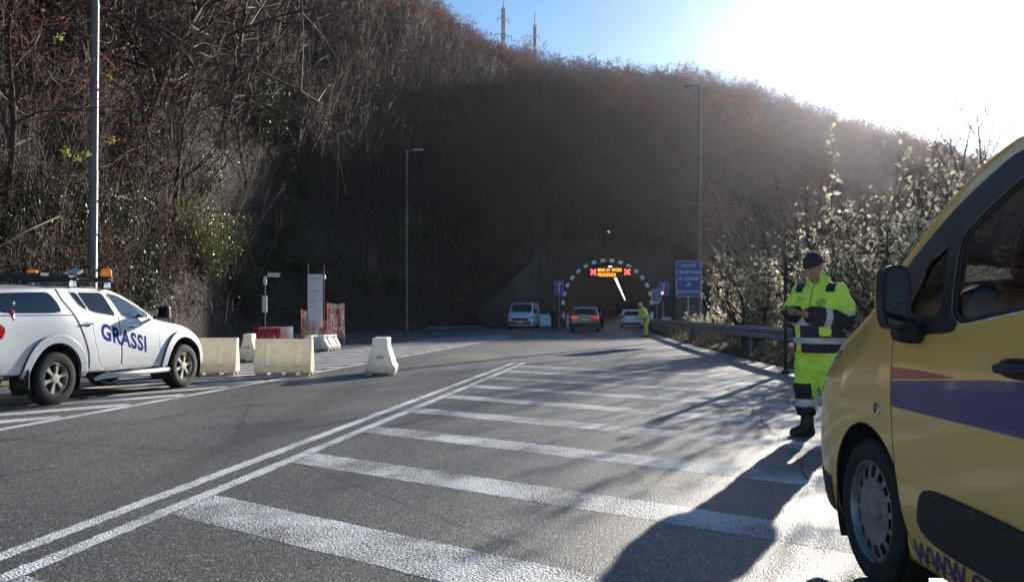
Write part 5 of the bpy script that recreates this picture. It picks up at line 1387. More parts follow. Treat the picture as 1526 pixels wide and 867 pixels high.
def white_van():
    prof = [(0, 1.1, 1.93, .98, .86), (.1, 1.1, 1.96, .99, .86), (3.2, 1.1, 1.97, 1, .86), (3.7, 1.1, 1.90, 1, .84), (4.2, 1.08, 1.50, 1, .84), (4.45, 1.05, 1.22, 1, .86), (4.8, .95, 1.08, .98, .86), (5.0, .8, .92, .93, .86), (5.1, .62, .72, .84, .86)]
    root, sk = small_car("van", "white panel van parked facing out left of the tunnel portal", "van", (1.30, 68.6), math.pi - .14, WHT, 5.1, 1.95, 1.97, prof)
    ws = top_region([(-.80, 4.42), (.80, 4.42), (.72, 3.75), (-.72, 3.75)], 1.22, 2, .1)
    sw = side_region([(3.1, 1.18), (3.1, 1.72), (3.65, 1.72), (4.15, 1.38), (4.2, 1.18)], 2, .1)
    a1, a2 = circ_region(.95, .35, .40), circ_region(4.15, .35, .40)
    gr = lambda P: np.maximum.reduce([poly_sdf(chaikin([(-.62, .62), (.62, .62), (.66, .80), (-.66, .80)], 1, .2), P[:, [0, 2]]), 4.85 - P[:, 1]])
    hl = lambda P: np.maximum.reduce([poly_sdf(chaikin([(.60, .78), (.62, .92), (.98, 1.0), (.98, .78)], 2, .2), P[:, [0, 2]]), 4.45 - P[:, 1], P[:, 1] - 5.3])
    skin_part("body", sk, minus(everything, ws, sw, a1, a2, gr, hl), WHT, root); skin_part("windscreen", sk, ws, DGL, root, off=-.01); skin_part("grille", sk, gr, PLAST, root, off=-.01)
    for s in (1, -1):
        skin_part("headlight", sk, hl, LENS, root, (s,), off=.003); skin_part("side_window", sk, sw, DGL, root, (s,), off=-.01)
        for y in (.95, 4.15): make_wheel(root, s * .86, y, .34, .21, .21, 'x', s, STEEL, 24)
        m = MB(); m.box((s * 1.10, 4.15, 1.28), (.20, .12, .26)); m.build("mirror", PLAST, root, bevel=.03)
        m = MB(); m.box((s * .986, 3.08, 1.0), (.012, .012, 1.3)); m.build("door_seam", SEAM, root)
    m = MB(); m.box((0, 5.14, .44), (1.66, .16, .26)); m.build("front_bumper", TRIM, root, bevel=.05)
    m = MB(); m.box((0, 5.23, .50), (.50, .02, .11)); m.build("number_plate", PLATE, root)
    m = MB(); m.box((0, 2.5, .45), (1.6, 4.4, .3)); m.box((0, 4.0, 1.0), (1.5, .3, .3)); m.build("chassis", DARK, root)
white_van()
# ================================================================ PEOPLE (signed-distance modelling, one continuous surface per body or garment)
class Field:
    def __init__(self, lo, hi, h):
        self.lo = np.array(lo, float); self.h = h; self.n = np.ceil((np.array(hi, float) - self.lo) / h).astype(int) + 1
        self.D = np.full(self.n, .3, np.float32)
    def _sub(self, lo, hi, pad):
        a = np.clip(np.floor((np.minimum(lo, hi) - pad - self.lo) / self.h).astype(int), 0, self.n - 1)
        b = np.clip(np.ceil((np.maximum(lo, hi) + pad - self.lo) / self.h).astype(int) + 1, 1, self.n)
        ax = [self.lo[i] + self.h * np.arange(a[i], b[i]) for i in range(3)]
        return tuple(slice(a[i], b[i]) for i in range(3)), np.stack(np.meshgrid(*ax, indexing='ij'), -1)
    def _join(self, sl, d, k):
        D = self.D[sl]
        if k > 0:
            h = np.maximum(k - np.abs(D - d), 0) / k; self.D[sl] = np.minimum(D, d) - h * h * k * .25
        else: self.D[sl] = np.minimum(D, d)
    def cap(self, p, q, r0, r1, k=.02):
        p, q = np.array(p, float), np.array(q, float); sl, X = self._sub(np.minimum(p, q), np.maximum(p, q), max(r0, r1) + k + .03)
        if X.size == 0: return self
        v = q - p; t = np.clip(((X - p) @ v) / (v @ v + 1e-12), 0, 1); d = np.linalg.norm(X - p - t[..., None] * v, axis=-1) - (r0 + (r1 - r0) * t)
        self._join(sl, d, k); return self
    def chain(self, pts, rs, k=.02):
        for i in range(len(pts) - 1): self.cap(pts[i], pts[i + 1], rs[i], rs[i + 1], k)
        return self
    def ell(self, c, r, k=.02, rot=None, cut=False):
        c, r = np.array(c, float), np.array(r, float); m = max(r); sl, X = self._sub(c - m, c + m, k + .03)
        if X.size == 0: return self
        Y = X - c
        if rot is not None: Y = Y @ np.asarray(rot)
        k0 = np.linalg.norm(Y / r, axis=-1); k1 = np.linalg.norm(Y / (r * r), axis=-1) + 1e-9; d = k0 * (k0 - 1) / k1
        if cut:
            D = self.D[sl]; h = np.maximum(k - np.abs(D + d), 0) / k; self.D[sl] = np.maximum(D, -d) + h * h * k * .25
        else: self._join(sl, d, k)
        return self
    def ripple(self, amp, f):
        ax = [self.lo[i] + self.h * np.arange(self.n[i]) for i in range(3)]; X, Y, Z = np.meshgrid(*ax, indexing='ij')
        self.D += (amp * (np.sin(f * Z + 3.1 * np.sin(9 * X) + 2 * np.sin(11 * Y)) * np.sin(.7 * f * X - .5 * f * Z + 1.3) + .5 * np.sin(1.9 * f * Z + 14 * X + 5 * Y))).astype(np.float32); return self
    def clipz(self, z, below=True):
        Z = self.lo[2] + self.h * np.arange(self.n[2]); d = (Z - z) if not below else (z - Z); self.D = np.maximum(self.D, d[None, None, :].astype(np.float32)); return self
    def mesh(self):
        D = self.D; n = D.shape; I = D < 0
        c = np.zeros((n[0] - 1, n[1] - 1, n[2] - 1, 3)); cnt = np.zeros(c.shape[:3])
        cor = [(a, b, e) for a in (0, 1) for b in (0, 1) for e in (0, 1)]
        g = lambda o: D[o[0]:n[0] - 1 + o[0], o[1]:n[1] - 1 + o[1], o[2]:n[2] - 1 + o[2]]
        for u in cor:
            for ax in range(3):
                if u[ax]: continue
                v = list(u); v[ax] = 1; a, b = g(u), g(v); x = (a < 0) != (b < 0)
                t = np.where(x, a / np.where(x, a - b, 1), 0); o = np.array(u, float)
                P = np.broadcast_to(o, a.shape + (3,)).copy(); P[..., ax] += t; c += P * x[..., None]; cnt += x
        act = cnt > 0; idx = np.full(act.shape, -1); idx[act] = np.arange(act.sum())
        V = (c[act] / cnt[act][:, None] + np.argwhere(act)) * self.h + self.lo
        F = []
        for ax in range(3):
            a = np.moveaxis(I, ax, 0); e = a[:-1] != a[1:]; s = a[:-1] & ~a[1:]
            ix = np.moveaxis(idx, ax, 0)
            e2 = e[:, 1:-1, 1:-1]; s2 = s[:, 1:-1, 1:-1]; k = np.argwhere(e2)
            if not len(k): continue
            i, j, l = k[:, 0], k[:, 1] + 1, k[:, 2] + 1
            q = np.stack([ix[i, j - 1, l - 1], ix[i, j, l - 1], ix[i, j, l], ix[i, j - 1, l]], 1)
            fl = s2[e2] if ax != 1 else ~s2[e2]
            q[~fl] = q[~fl][:, ::-1]; F.append(q)
        F = np.concatenate(F); F = F[(F >= 0).all(1)]
        return V, F

def relax(V, F, it=2, lam=.5):
    n = len(V); E = np.concatenate([F[:, [0, 1]], F[:, [1, 2]], F[:, [2, 3]], F[:, [3, 0]]])
    for _ in range(it):
        S = np.zeros_like(V); C = np.zeros(n)
        for a, b in ((0, 1), (1, 0)):
            np.add.at(S, E[:, a], V[E[:, b]]); np.add.at(C, E[:, a], 1)
        V = V + lam * (S / np.maximum(C, 1)[:, None] - V)
    return V
def field_part(name, f, parent, mats, fm=None, it=2):
    V, F = f.mesh(); V = relax(V, F, it)
    c = V[F].mean(1)
    mi = fm(c) if fm is not None else None
    me = mesh_from(name, V, F, mats, mi, smooth=True); return link(name, me, parent)

def cloth(name, c, rough=.75, var=.18, bs=22, b=.55): return pmat(name, c, rough, var=var, vscale=7, bump=b, bscale=bs, spec=.25)
HIVIS = cloth("hi_vis_yellow", (.62, .95, .10)); NAVY = cloth("navy_cloth", (.028, .026, .040)); REFL = pmat("reflective_tape", (.55, .55, .57), .35, .1, bump=.1, bscale=200)
SKIN = pmat("skin", (.36, .20, .145), .5, var=.12, vscale=18, bump=.05, bscale=150); BOOT = pmat("boot_leather", (.02, .017, .016), .55, var=.3, bump=.2, bscale=60); WOOL = pmat("wool_cap", (.030, .022, .026), .95, var=.2, bump=.5, bscale=140)
DCL = cloth("dark_coat", (.018, .020, .026)); DTR = cloth("dark_trousers", (.022, .022, .027)); HAIR = pmat("dark_hair", (.02, .016, .013), .7, bump=.4, bscale=90); LOGO = pmat("faded_badge", (.30, .42, .05), .7); EYEW = pmat("eye", (.02, .015, .012), .2)

def head(f, c, tilt, yaw, s=1.0, k=.015, beard=0.0):
    """head with brow, nose, lips, chin and ears; faces -y before tilt (down) and yaw"""
    Rm = rotm(tilt, 0, yaw); c = np.array(c, float); P = lambda x, y, z: c + Rm @ (np.array([x, y, z]) * s)
    f.ell(P(0, .012, .03), np.array([.075, .095, .095]) * s, k, Rm); f.ell(P(0, -.02, -.045), np.array([.058, .070, .072]) * s, .03, Rm)
    f.ell(P(0, -.062, -.088), np.array([.028, .024, .022]) * s, .02, Rm)
    f.cap(P(0, -.088, .018), P(0, -.112, -.022), .009 * s, .013 * s, .012); f.cap(P(-.012, -.10, -.026), P(.012, -.10, -.026), .008 * s, .008 * s, .008)
    f.cap(P(-.045, -.080, .030), P(.045, -.080, .030), .010 * s, .010 * s, .014)
    for e in (-1, 1):
        f.ell(P(e * .031, -.094, .006), np.array([.017, .012, .011]) * s, .008, Rm, cut=True); f.ell(P(e * .031, -.080, .006), np.array([.012, .012, .010]) * s, .002, Rm)
        f.ell(P(e * .077, .012, -.005), np.array([.010, .022, .032]) * s, .008, Rm); f.ell(P(e * .045, -.070, -.028), np.array([.020, .018, .016]) * s, .02, Rm)
    f.cap(P(-.020, -.091, -.056), P(.020, -.091, -.056), .006 * s, .006 * s, .006); f.cap(P(-.017, -.089, -.068), P(.017, -.089, -.068), .007 * s, .007 * s, .006)
    return P

def hand(f, wrist, fwd, palm, s=1.0, side=1, curl=.9, k=.006):
    """palm plus four unequal curled fingers and a thumb. fwd: from wrist to knuckles, palm: the way the palm looks, side: +1 when the thumb lies along fwd x palm"""
    fwd = np.array(fwd, float); fwd /= np.linalg.norm(fwd); palm = np.array(palm, float); palm -= fwd * (palm @ fwd); palm /= np.linalg.norm(palm); lat = np.cross(fwd, palm) * side
    w = np.array(wrist, float); f.cap(w - fwd * .03, w + fwd * .02, .029 * s, .030 * s, .02)
    for o in (-.026, -.009, .009, .026): f.cap(w + fwd * .015 + lat * o * .7 * s, w + fwd * .085 * s + lat * o * s, .014 * s, .0125 * s, .012)
    for o, L in ((.028, .070), (.0095, .080), (-.0095, .074), (-.028, .058)):
        p = w + fwd * .088 * s + lat * o * s; d = fwd.copy(); a = curl * .35
        for j, fr in enumerate((.45, .32, .23)):
            d = d * math.cos(a) + palm * math.sin(a) if j == 0 else None if d is None else d
            q = p + d * L * fr * s; f.cap(p, q, (.0098 - .0008 * j) * s, (.0092 - .0010 * j) * s, k)
            ax = np.cross(d, palm); b = curl * .75
            pd = palm - d * (palm @ d); pd /= np.linalg.norm(pd) + 1e-9; d = d * math.cos(b) + pd * math.sin(b); p = q
    p = w + fwd * .025 * s + lat * .028 * s; d = fwd * .55 + lat * .65 + palm * .45; d /= np.linalg.norm(d); q = p + d * .045 * s; f.cap(p, q, .014 * s, .012 * s, .01)
    d2 = fwd * .85 + palm * .45 + lat * .05; d2 /= np.linalg.norm(d2); r_ = q + d2 * .032 * s; f.cap(q, r_, .0115 * s, .0105 * s, k); f.cap(r_, r_ + (d2 + palm * .3) * .022 * s, .0105 * s, .009 * s, k)

def boots_mesh(root, ankles, yaws, z0=0, mat=None, h=.24, res=.012):
    for (a, yw) in zip(ankles, yaws):
        f = Field(np.array(a) - [.32, .32, .2], np.array(a) + [.32, .32, .32], res); a = np.array(a, float); Rz = rotm(0, 0, yw); P = lambda x, y, z: np.array([a[0], a[1], 0]) + Rz @ np.array([x, y, z])
        f.chain([P(0, .01, h + a[2] - .09), P(0, .01, .12), P(0, .0, .075)], [.066, .062, .058], .02); f.chain([P(0, .045, .05), P(0, -.06, .055), P(0, -.155, .045)], [.050, .052, .043], .02)
        f.chain([P(-.012, .06, .014), P(-.008, -.08, .016), P(0, -.165, .016)], [.036, .044, .036], .012); f.chain([P(.012, .06, .014), P(.012, -.08, .016), P(0, -.165, .016)], [.036, .044, .036], .012); f.clipz(.002)
        field_part("boot", f, root, [mat or BOOT])

def near_worker():
    th = R(-46); root = thing("person", "road worker in hi-vis yellow and navy looking down at a phone beside the yellow van", "person", (3.11, 8.62, 0), th, None)
    k = 1.0
    hipz = .95
    # local: faces -y, own left is +x
    LS, LE, LW = np.array([.195, .0, 1.455]), np.array([.275, -.01, 1.165]), np.array([.01, -.285, 1.225])
    RS, RE, RW = np.array([-.195, .0, 1.455]), np.array([-.265, -.06, 1.185]), np.array([-.150, -.29, 1.25])
    b = Field((-.45, -.50, .80), (.45, .25, 1.95), .0068)
    b.chain([(0, .01, .95), (0, .0, 1.15), (0, .0, 1.36), (0, .0, 1.46)], [.13, .13, .15, .10], .05); b.chain([(0, .0, 1.45), (-.005, -.03, 1.555), (-.01, -.055, 1.62)], [.075, .062, .060], .03)
    hd = head(b, (-.02, -.085, 1.695), R(24), R(-10), 1.06)
    for S, E_, W_ in ((LS, LE, LW), (RS, RE, RW)): b.chain([S, E_, W_], [.05, .042, .029], .02)
    hand(b, LW, (-1, -.35, .12), (.1, -.2, 1), 1.08, -1, .75); hand(b, RW, (.35, -1, .05), (.55, .2, .8), 1.08, -1, .75)
    field_part("body", b, root, [SKIN], it=1)
    # eyes closed towards the phone: small dark lids
    e = MB()
    for sx in (-1, 1): p = hd(sx * .031, -.0925, .004); e.lathe([(.0, -.004), (.009, -.002), (.009, .002), (0, .004)], 10, 'y', p)
    # jacket
    j = Field((-.52, -.48, .78), (.52, .32, 1.72), .0095)
    j.chain([(0, .0, .90), (0, -.01, 1.05), (0, -.01, 1.25), (0, .0, 1.40)], [.19, .195, .195, .16], .08)
    for sx in (-1, 1):
        j.chain([(sx * .065, .0, .87), (sx * .07, -.0, 1.10), (sx * .075, .0, 1.34)], [.175, .178, .155], .08); j.cap((sx * .05, .01, 1.475), (sx * .175, .0, 1.44), .080, .080, .07)
    j.chain([LS, LS * .5 + LE * .5 + [.02, 0, 0], LE], [.094, .093, .084], .04); j.chain([LE, LE * .45 + LW * .55, LW + (LE - LW) * .12], [.088, .076, .060], .03)
    j.chain([RS, RS * .5 + RE * .5 - [.02, 0, 0], RE], [.094, .093, .084], .04); j.chain([RE, RE * .45 + RW * .55, RW + (RE - RW) * .16], [.088, .076, .060], .03)
    j.ripple(.0045, 34)
    for t in np.linspace(0, 2 * math.pi, 21):        # stand-up collar
        p = np.array([.098 * math.cos(t), .088 * math.sin(t) - .015, 1.515 - .012 * math.sin(t)])
        if math.sin(t) > -.93: j.cap(p, p + [.004 * math.cos(t), -.012, .085], .017, .015, .012)
    j.clipz(.845)
    j.cap((.06, -.20, .88), (.06, -.20, .88), .001, .001, .0)
    def seg_t(c, p, q): v = q - p; return np.clip(((c - p) @ v) / (v @ v), 0, 1)
    def jm(c):
        x, y, z = c[:, 0], c[:, 1], c[:, 2]; m = np.zeros(len(c), int)
        dist = lambda p, q: np.linalg.norm(c - p - seg_t(c, p, q)[:, None] * (q - p), axis=1)
        dl = np.minimum(dist(LE, LW), 9); dr = dist(RE, RW); du = np.minimum(dist(LS, LE), dist(RS, RE))
        fl = (dl < .10) & (dl < du + .005); fr = (dr < .10) & (dr < du + .005)
        torso = ~(fl | fr) & ~((du < .105) & (np.abs(x) > .20) & (z < 1.42))
        m[torso & (z < 1.115)] = 1
        for z0 in (1.150, .965): m[torso & (np.abs(z - z0) < .030)] = 2
        # yellow straps and pocket flaps down the navy front
        fr_ = y < -.02
        m[torso & fr_ & (np.abs(x + .135) < .035) & (z < 1.115) & (np.abs(z - .965) > .03)] = 0; m[torso & fr_ & (np.abs(x - .15) < .05) & (np.abs(z - 1.06) < .045)] = 0
        tl, tr_ = seg_t(c, LE, LW), seg_t(c, RE, RW)
        m[fl] = 1; m[fr] = 1; m[fl & (np.abs(tl - .48) < .085)] = 2; m[fr & (np.abs(tr_ - .45) < .10)] = 2
        tu = np.maximum(seg_t(c, LS, LE) * (x > 0), seg_t(c, RS, RE) * (x < 0)); arm = (du < .115) & (np.abs(x) > .20) & ~fl & ~fr; m[arm & (np.abs(tu - .86) < .09)] = 2
        m[(z > 1.45) & (np.abs(np.abs(x) - .165) < .045) & (y < .03)] = 1                                   # navy shoulder patches
        m[(np.hypot(x - .105, z - 1.345) < .042) & (y < -.05)] = 3                                            # round faded badge on the left chest
        m[(np.abs(x) < .004) & (y < -.1) & (z > 1.12)] = 1                                                     # zip
        m[(np.abs(x + .11) < .05) & (np.abs(z - 1.385) < .005) & (y < -.05)] = 3; m[(np.abs(x + .12) < .04) & (np.abs(z - 1.365) < .004) & (y < -.05)] = 3
        return m
    field_part("jacket", j, root, [HIVIS, NAVY, REFL, LOGO], jm)
    # trousers
    LA, RA = np.array([.145, .06, .10]), np.array([-.125, -.03, .10]); LK, RK = np.array([.135, .0, .50]), np.array([-.12, -.055, .50])
    t = Field((-.40, -.35, .12), (.40, .35, 1.02), .0095)
    t.chain([(0, .02, .96), (0, .02, .86)], [.165, .16], .06)
    for (h_, kn, an) in ((np.array([.095, .01, .86]), LK, LA), (np.array([-.095, .01, .86]), RK, RA)): t.chain([h_, (h_ + kn) / 2, kn], [.150, .132, .112], .05); t.chain([kn, (kn + an) / 2, an + [0, 0, .12]], [.110, .098, .096], .03)
    t.ripple(.0055, 38); t.clipz(.20)
    def tmf(c):
        x, z = c[:, 0], c[:, 2]; m = np.zeros(len(c), int); m[(z < .535 - .25 * np.maximum(0, x - .02) * (x < .1))] = 1; m[(z < .54) & (np.abs(x - .03) < .055)] = 0; m[np.abs(z - .335) < .035] = 2; return m
    field_part("trousers", t, root, [HIVIS, NAVY, REFL], tmf)
    boots_mesh(root, [LA, RA], [R(8), R(-22)], h=.30)
    c = Field((-.2, -.28, 1.6), (.2, .2, 1.95), .008); Rm = rotm(R(24), 0, R(-10)); P = hd
    c.ell(P(0, .014, .045), np.array([.084, .104, .100]) * 1.06, .02, Rm)
    V, F = c.mesh(); V = relax(V, F, 2); L_ = (V - hd(0, 0, 0)) @ Rm; kp = (L_[:, 2] > .026 + .0 * L_[:, 1])[F].all(1); u = np.unique(F[kp]); mp = np.full(len(V), -1); mp[u] = np.arange(len(u))
    me = mesh_from("wool_cap", V[u], mp[F[kp]], [WOOL], smooth=True); o = link("wool_cap", me, root); md = o.modifiers.new("solid", 'SOLIDIFY'); md.thickness = .008; md.offset = 0
    br = MB(); pts = [hd(.088 * math.cos(a), .014 + .109 * math.sin(a), .036) for a in np.linspace(0, 2 * math.pi, 33)]; br.tube(pts, .009, 8, cap=False); br.build("cap_brim", WOOL, o, smooth=True)
    # the phone lies in the hands: a thing of its own
    Rz = rotm(0, 0, th); pc = Rz @ np.array([-.10, -.35, 1.285]) + [3.11, 8.62, 0]
    ph = thing("phone", "dark phone held low in the hands of the worker by the van", "phone", tuple(pc), th)
    m = MB(); m.box((0, 0, 0), (.155, .075, .010), rotm(R(-35), 0, R(10))); m.build("phone_case", PLAST, ph, bevel=.004)
    m = MB(); m.box(rotm(R(-35), 0, R(10)) @ np.array([0, 0, .0062]), (.145, .067, .001), rotm(R(-35), 0, R(10))); m.build("screen", pmat("phone_screen", (.02, .02, .03), .08, coat=.5), ph)
near_worker()

def far_person(label, loc, yaw, lean=0.0, headtilt=0.0, coat=None, trous=None, capm=None, hivis=False, stride=.10, arms=0.0, h=.016):
    root = thing("person", label, "person", (*loc, 0), yaw)
    up = lambda z: np.array([0, -math.sin(lean) * max(0, z - .92), .92 + math.cos(lean) * (z - .92)]) if z > .92 else np.array([0, 0, z])
    sh = up(1.44); nk = up(1.52); hc = up(1.64) + [0, -.05 * (lean + headtilt), 0]
    b = Field((-.5, -.75, 0.1), (.5, .45, 1.9), h * .75); hd = None
    b.chain([up(.95), up(1.2), sh], [.11, .12, .10], .05); b.chain([sh, nk, hc], [.06, .055, .055], .03); hd = head(b, hc, lean * .6 + headtilt, 0, 1.0)
    for sx in (-1, 1):
        E_ = sh + [sx * .27, .02 - arms * .08, -.30]; W_ = sh + [sx * .24, -.08 - arms * .22, -.52 + arms * .22]; b.chain([sh + [sx * .18, 0, -.02], E_, W_], [.05, .042, .03], .02); hand(b, W_, (W_ - E_), (-sx, -.2, 0), 1.0, sx, .7)
    field_part("body", b, root, [SKIN], it=1)
    j = Field((-.5, -.75, .6), (.5, .45, 1.8), h); j.chain([up(.84), up(1.1), up(1.32), sh], [.155, .165, .165, .12], .06); 
    for sx in (-1, 1):
        j.cap(sh + [0, 0, .0], sh + [sx * .19, 0, -.02], .08, .085, .05); E_ = sh + [sx * .27, .02 - arms * .08, -.30]; W_ = sh + [sx * .24, -.08 - arms * .22, -.52 + arms * .22]; j.chain([sh + [sx * .2, 0, -.03], E_, W_ + (E_ - W_) * .12], [.085, .072, .055], .03)
    j.cap(nk - [0, 0, .03], nk, .08, .075, .02); j.ripple(.005, 30)
    def jm(c):
        z = c[:, 2]; m = np.zeros(len(c), int)
        if hivis: m[np.abs(z - .98) < .03] = 2; m[np.abs(z - 1.16) < .025] = 2; m[z < .93] = 1; m[np.abs(np.abs(c[:, 0]) - .26) < .0] = 1
        return m
    field_part("jacket", j, root, [coat, NAVY, REFL], jm)
    A1, A2 = np.array([.11, -stride, .10]), np.array([-.11, stride, .10]); t = Field((-.35, -.5, .08), (.35, .5, 1.0), h); t.chain([(0, 0, .93), (0, 0, .84)], [.14, .14], .05)
    for sx, A_ in ((1, A1), (-1, A2)): hp = np.array([sx * .085, 0, .84]); kn = (hp + A_) / 2 + [0, -.03, .02]; t.chain([hp, kn, A_], [.112, .085, .070], .03)
    t.ripple(.004, 30); t.clipz(.10)
    field_part("trousers", t, root, [trous, NAVY, REFL], (lambda c: np.where(np.abs(c[:, 2] - .34) < .035, 2, 0)) if hivis else None)
    boots_mesh(root, [A1, A2], [0, 0], h=.12, res=.016)
    hm = MB(); Rm = rotm(lean * .6 + headtilt, 0, 0); P = []
    f = Field(hc - .2, hc + .2, .012); f.ell(hd(0, .018, .042), (.084, .104, .098), .02, Rm); V, F = f.mesh(); V = relax(V, F, 1); L_ = (V - hd(0, 0, 0)) @ Rm; kp = ((L_[:, 2] > .04) | ((L_[:, 1] > .03) & (L_[:, 2] > -.05)))[F].all(1); u = np.unique(F[kp]); mp = np.full(len(V), -1); mp[u] = np.arange(len(u))
    link("cap" if capm is not HAIR else "hair", mesh_from("hair", V[u], mp[F[kp]], [capm], smooth=True), root)
    return root
far_person("road worker in full hi-vis yellow bending forward by the far end of the guardrail", (6.72, 42.6), R(-72), .42, .35, HIVIS, HIVIS, pmat("pale_helmet", (.55, .55, .52), .4), True, .12, .4)
far_person("dark dressed person standing beside the bollards left of the grey car", (2.85, 57.5), R(10), .02, 0, DCL, DTR, HAIR, False, .05, .2)
far_person("dark dressed person walking in the tunnel mouth between the two cars", (6.55, 62.0), R(160), .03, 0, DCL, DTR, HAIR, False, .16, .1)
# ================================================================ STREET FURNITURE
GALV = pmat("galvanised_steel", (.33, .34, .36), .5, .5, var=.2, vscale=6, bump=.1, bscale=30); GALVD = pmat("weathered_steel", (.20, .20, .215), .6, .4, var=.3, vscale=5)
POLEM = pmat("pole_grey", (.17, .155, .165), .5, .2, var=.12, vscale=3); DPOLE = pmat("dark_pole", (.035, .032, .035), .6, .3)
SIGNB = pmat("sign_blue", (.018, .09, .40), .4, var=.08, dirt=((.03, .06, .16), 3, .62)); SIGNW = pmat("sign_white", (.62, .63, .65), .45); SIGNG = pmat("sign_back", (.28, .28, .29), .5, .4)
def plast_barrier(name, c):
    m = bpy.data.materials.new(name); m.use_nodes = True; t = NT(m); b = t.n["Principled BSDF"]; o = t.obj()
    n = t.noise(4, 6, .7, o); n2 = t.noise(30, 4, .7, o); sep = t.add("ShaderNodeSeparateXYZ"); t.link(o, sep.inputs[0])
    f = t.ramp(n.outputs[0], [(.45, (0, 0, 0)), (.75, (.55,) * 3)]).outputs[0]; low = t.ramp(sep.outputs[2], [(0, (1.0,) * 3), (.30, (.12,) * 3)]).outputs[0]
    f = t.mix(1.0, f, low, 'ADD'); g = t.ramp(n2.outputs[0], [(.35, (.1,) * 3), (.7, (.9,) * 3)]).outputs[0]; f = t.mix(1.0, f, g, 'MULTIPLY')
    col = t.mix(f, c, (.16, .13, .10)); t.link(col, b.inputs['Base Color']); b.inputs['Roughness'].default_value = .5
    tl = t.add("ShaderNodeBsdfTranslucent"); t.link(col, tl.inputs[0]); mx_ = t.add("ShaderNodeMixShader"); mx_.inputs[0].default_value = .42
    out = t.n["Material Output"]; t.link(b.outputs[0], mx_.inputs[1]); t.link(tl.outputs[0], mx_.inputs[2]); t.link(mx_.outputs[0], out.inputs[0]); return m
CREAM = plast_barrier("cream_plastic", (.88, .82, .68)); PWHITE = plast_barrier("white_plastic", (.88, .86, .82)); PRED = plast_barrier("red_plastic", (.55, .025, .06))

def barrier(label, loc, rz, mat, L=1.15, H=.76, B=.52, group=None, top=.105):
    t = thing("plastic_barrier", label, "barrier", (*loc, 0), rz, group)
    hb, ht = B / 2, top
    prof = [(-hb, .07), (-hb, .17), (-hb * .86, .22), (-ht, .60 * H / .76), (-ht, H - .02), (-ht + .02, H), (ht - .02, H), (ht, H - .02), (ht, .60 * H / .76), (hb * .86, .22), (hb, .17), (hb, .07)]
    m = MB(); nx = 57; xs = np.linspace(-L / 2, L / 2, nx); g = []
    rib = lambda x: any(abs(x - c) < .05 for c in (-L * .26, 0.0 if L > 1.4 else L * .26, L * .26))
    for x in xs:
        e = 1.0 if abs(abs(x) - L / 2) > .01 else .985
        s = -.028 if rib(x) else 0.0
        g.append([(x, yy * e - math.copysign(s if .2 < zz < H - .1 else 0, yy), zz) for (yy, zz) in prof])
    g = np.array(g); m.grid(g); m.add(g[0], [tuple(range(len(prof)))]); m.add(g[-1], [tuple(range(len(prof)))]); m.add([g[i][j] for i in (0, -1) for j in (0, -1)], [(0, 1, 3, 2)])
    sh = m.build("shell", mat, t, sharp=28)
    md = sh.modifiers.new("bevel", 'BEVEL'); md.width = .008; md.segments = 2; md.limit_method = 'ANGLE'; md.angle_limit = R(40)
    for x in (-L * .40, -L * .13, L * .13, L * .40):
        for y in (-hb * .72, hb * .72): f = MB(); f.box((x, y, .038), (L * .15, B * .22, .075)); f.build("foot", mat, t, bevel=.006)
    for x, y in ((-L / 2, 0), (L / 2, 0)):
        f = MB(); f.box((x + math.copysign(.003, x), 0, .36), (.010, .14, .07)); f.build("coupling_slot", mat, t, bevel=.004)
    f = MB(); f.lathe([(.035, 0), (.035, .018), (0, .02)], 12, 'z', (L * .3, 0, H - .002)); f.build("filler_cap", PLAST, t, sharp=40)
    return t
def gp(px, py): Y = EYE * FPX / (py - HY); return (pa(px) * Y, Y)
def gY(px, Y): return (pa(px) * Y, Y)
barrier("white plastic barrier standing alone end-on to the road, nearest the double line", gp(569, 557), R(94), PWHITE, .95, .74, .60, None, .15)
barrier("long cream plastic barrier with two upright ribs, second from the pickup", gp(424, 559), R(3), CREAM, 1.10, .72, .44)
barrier("cream plastic barrier half hidden by the pickup's front wheel", gp(306, 559), R(6), CREAM, 1.25, .74, .44)
barrier("small cream barrier end-on behind the two long cream barriers", gp(372, 538), R(100), CREAM, .9, .70, .50)
barrier("cream barrier glimpsed under the tail of the pickup", (-8.5, 13.6), R(70), CREAM, 1.6, .74, .46)
barrier("red plastic barrier standing behind the long cream barrier", gY(398, 25.5), R(60), PRED, .9, .80, .5)
barrier("white plastic barrier standing right beside the red one", gY(421, 26.5), R(20), PWHITE, .62, .80, .46)
barrier("white barrier at the foot of the notice board, left one of the pair", gY(469, 27.2), R(75), PWHITE, .9, .52, .5)
barrier("white barrier at the foot of the notice board, right one of the pair", gY(488, 27.6), R(75), PWHITE, .9, .52, .5)

# notice board on two posts, with netting round its foot
nb = thing("notice_board", "tall white notice board on two thin posts among red and white netting", "notice board", (*gY(470, 28.2), 0), R(-14))
lines = MB(); lines.box((0, 0, 1.62), (.54, .03, 1.76)); r_ = random.Random(4)
for k in range(9):
    w = r_.uniform(.22, .42) if k % 3 else .34; lines.box((-.05 + (w - .42) / 2 + .05, -.017, 2.36 - k * .10 - (.12 if k > 2 else 0)), (w, .002, .022 if k % 3 else .035), mi=1)
lines.build("panel", [pmat("board_white", (.80, .81, .82), .5, var=.05), pmat("faded_print", (.45, .46, .48), .6)], nb)
for x in (-.29, .29): m = MB(); m.tube([(x, .02, 0), (x, .02, 2.86 if x < 0 else 2.80)], .024, 8); m.build("post", DPOLE, nb, sharp=60)
m = MB(); m.box((.33, .0, 2.40), (.07, .07, .13)); m.build("sensor_box", SIGNW, nb, bevel=.01)
m = MB(); m.box((.05, -.02, .55), (.10, .08, .38)); m.build("lamp_battery", SIGNW, nb, bevel=.015)
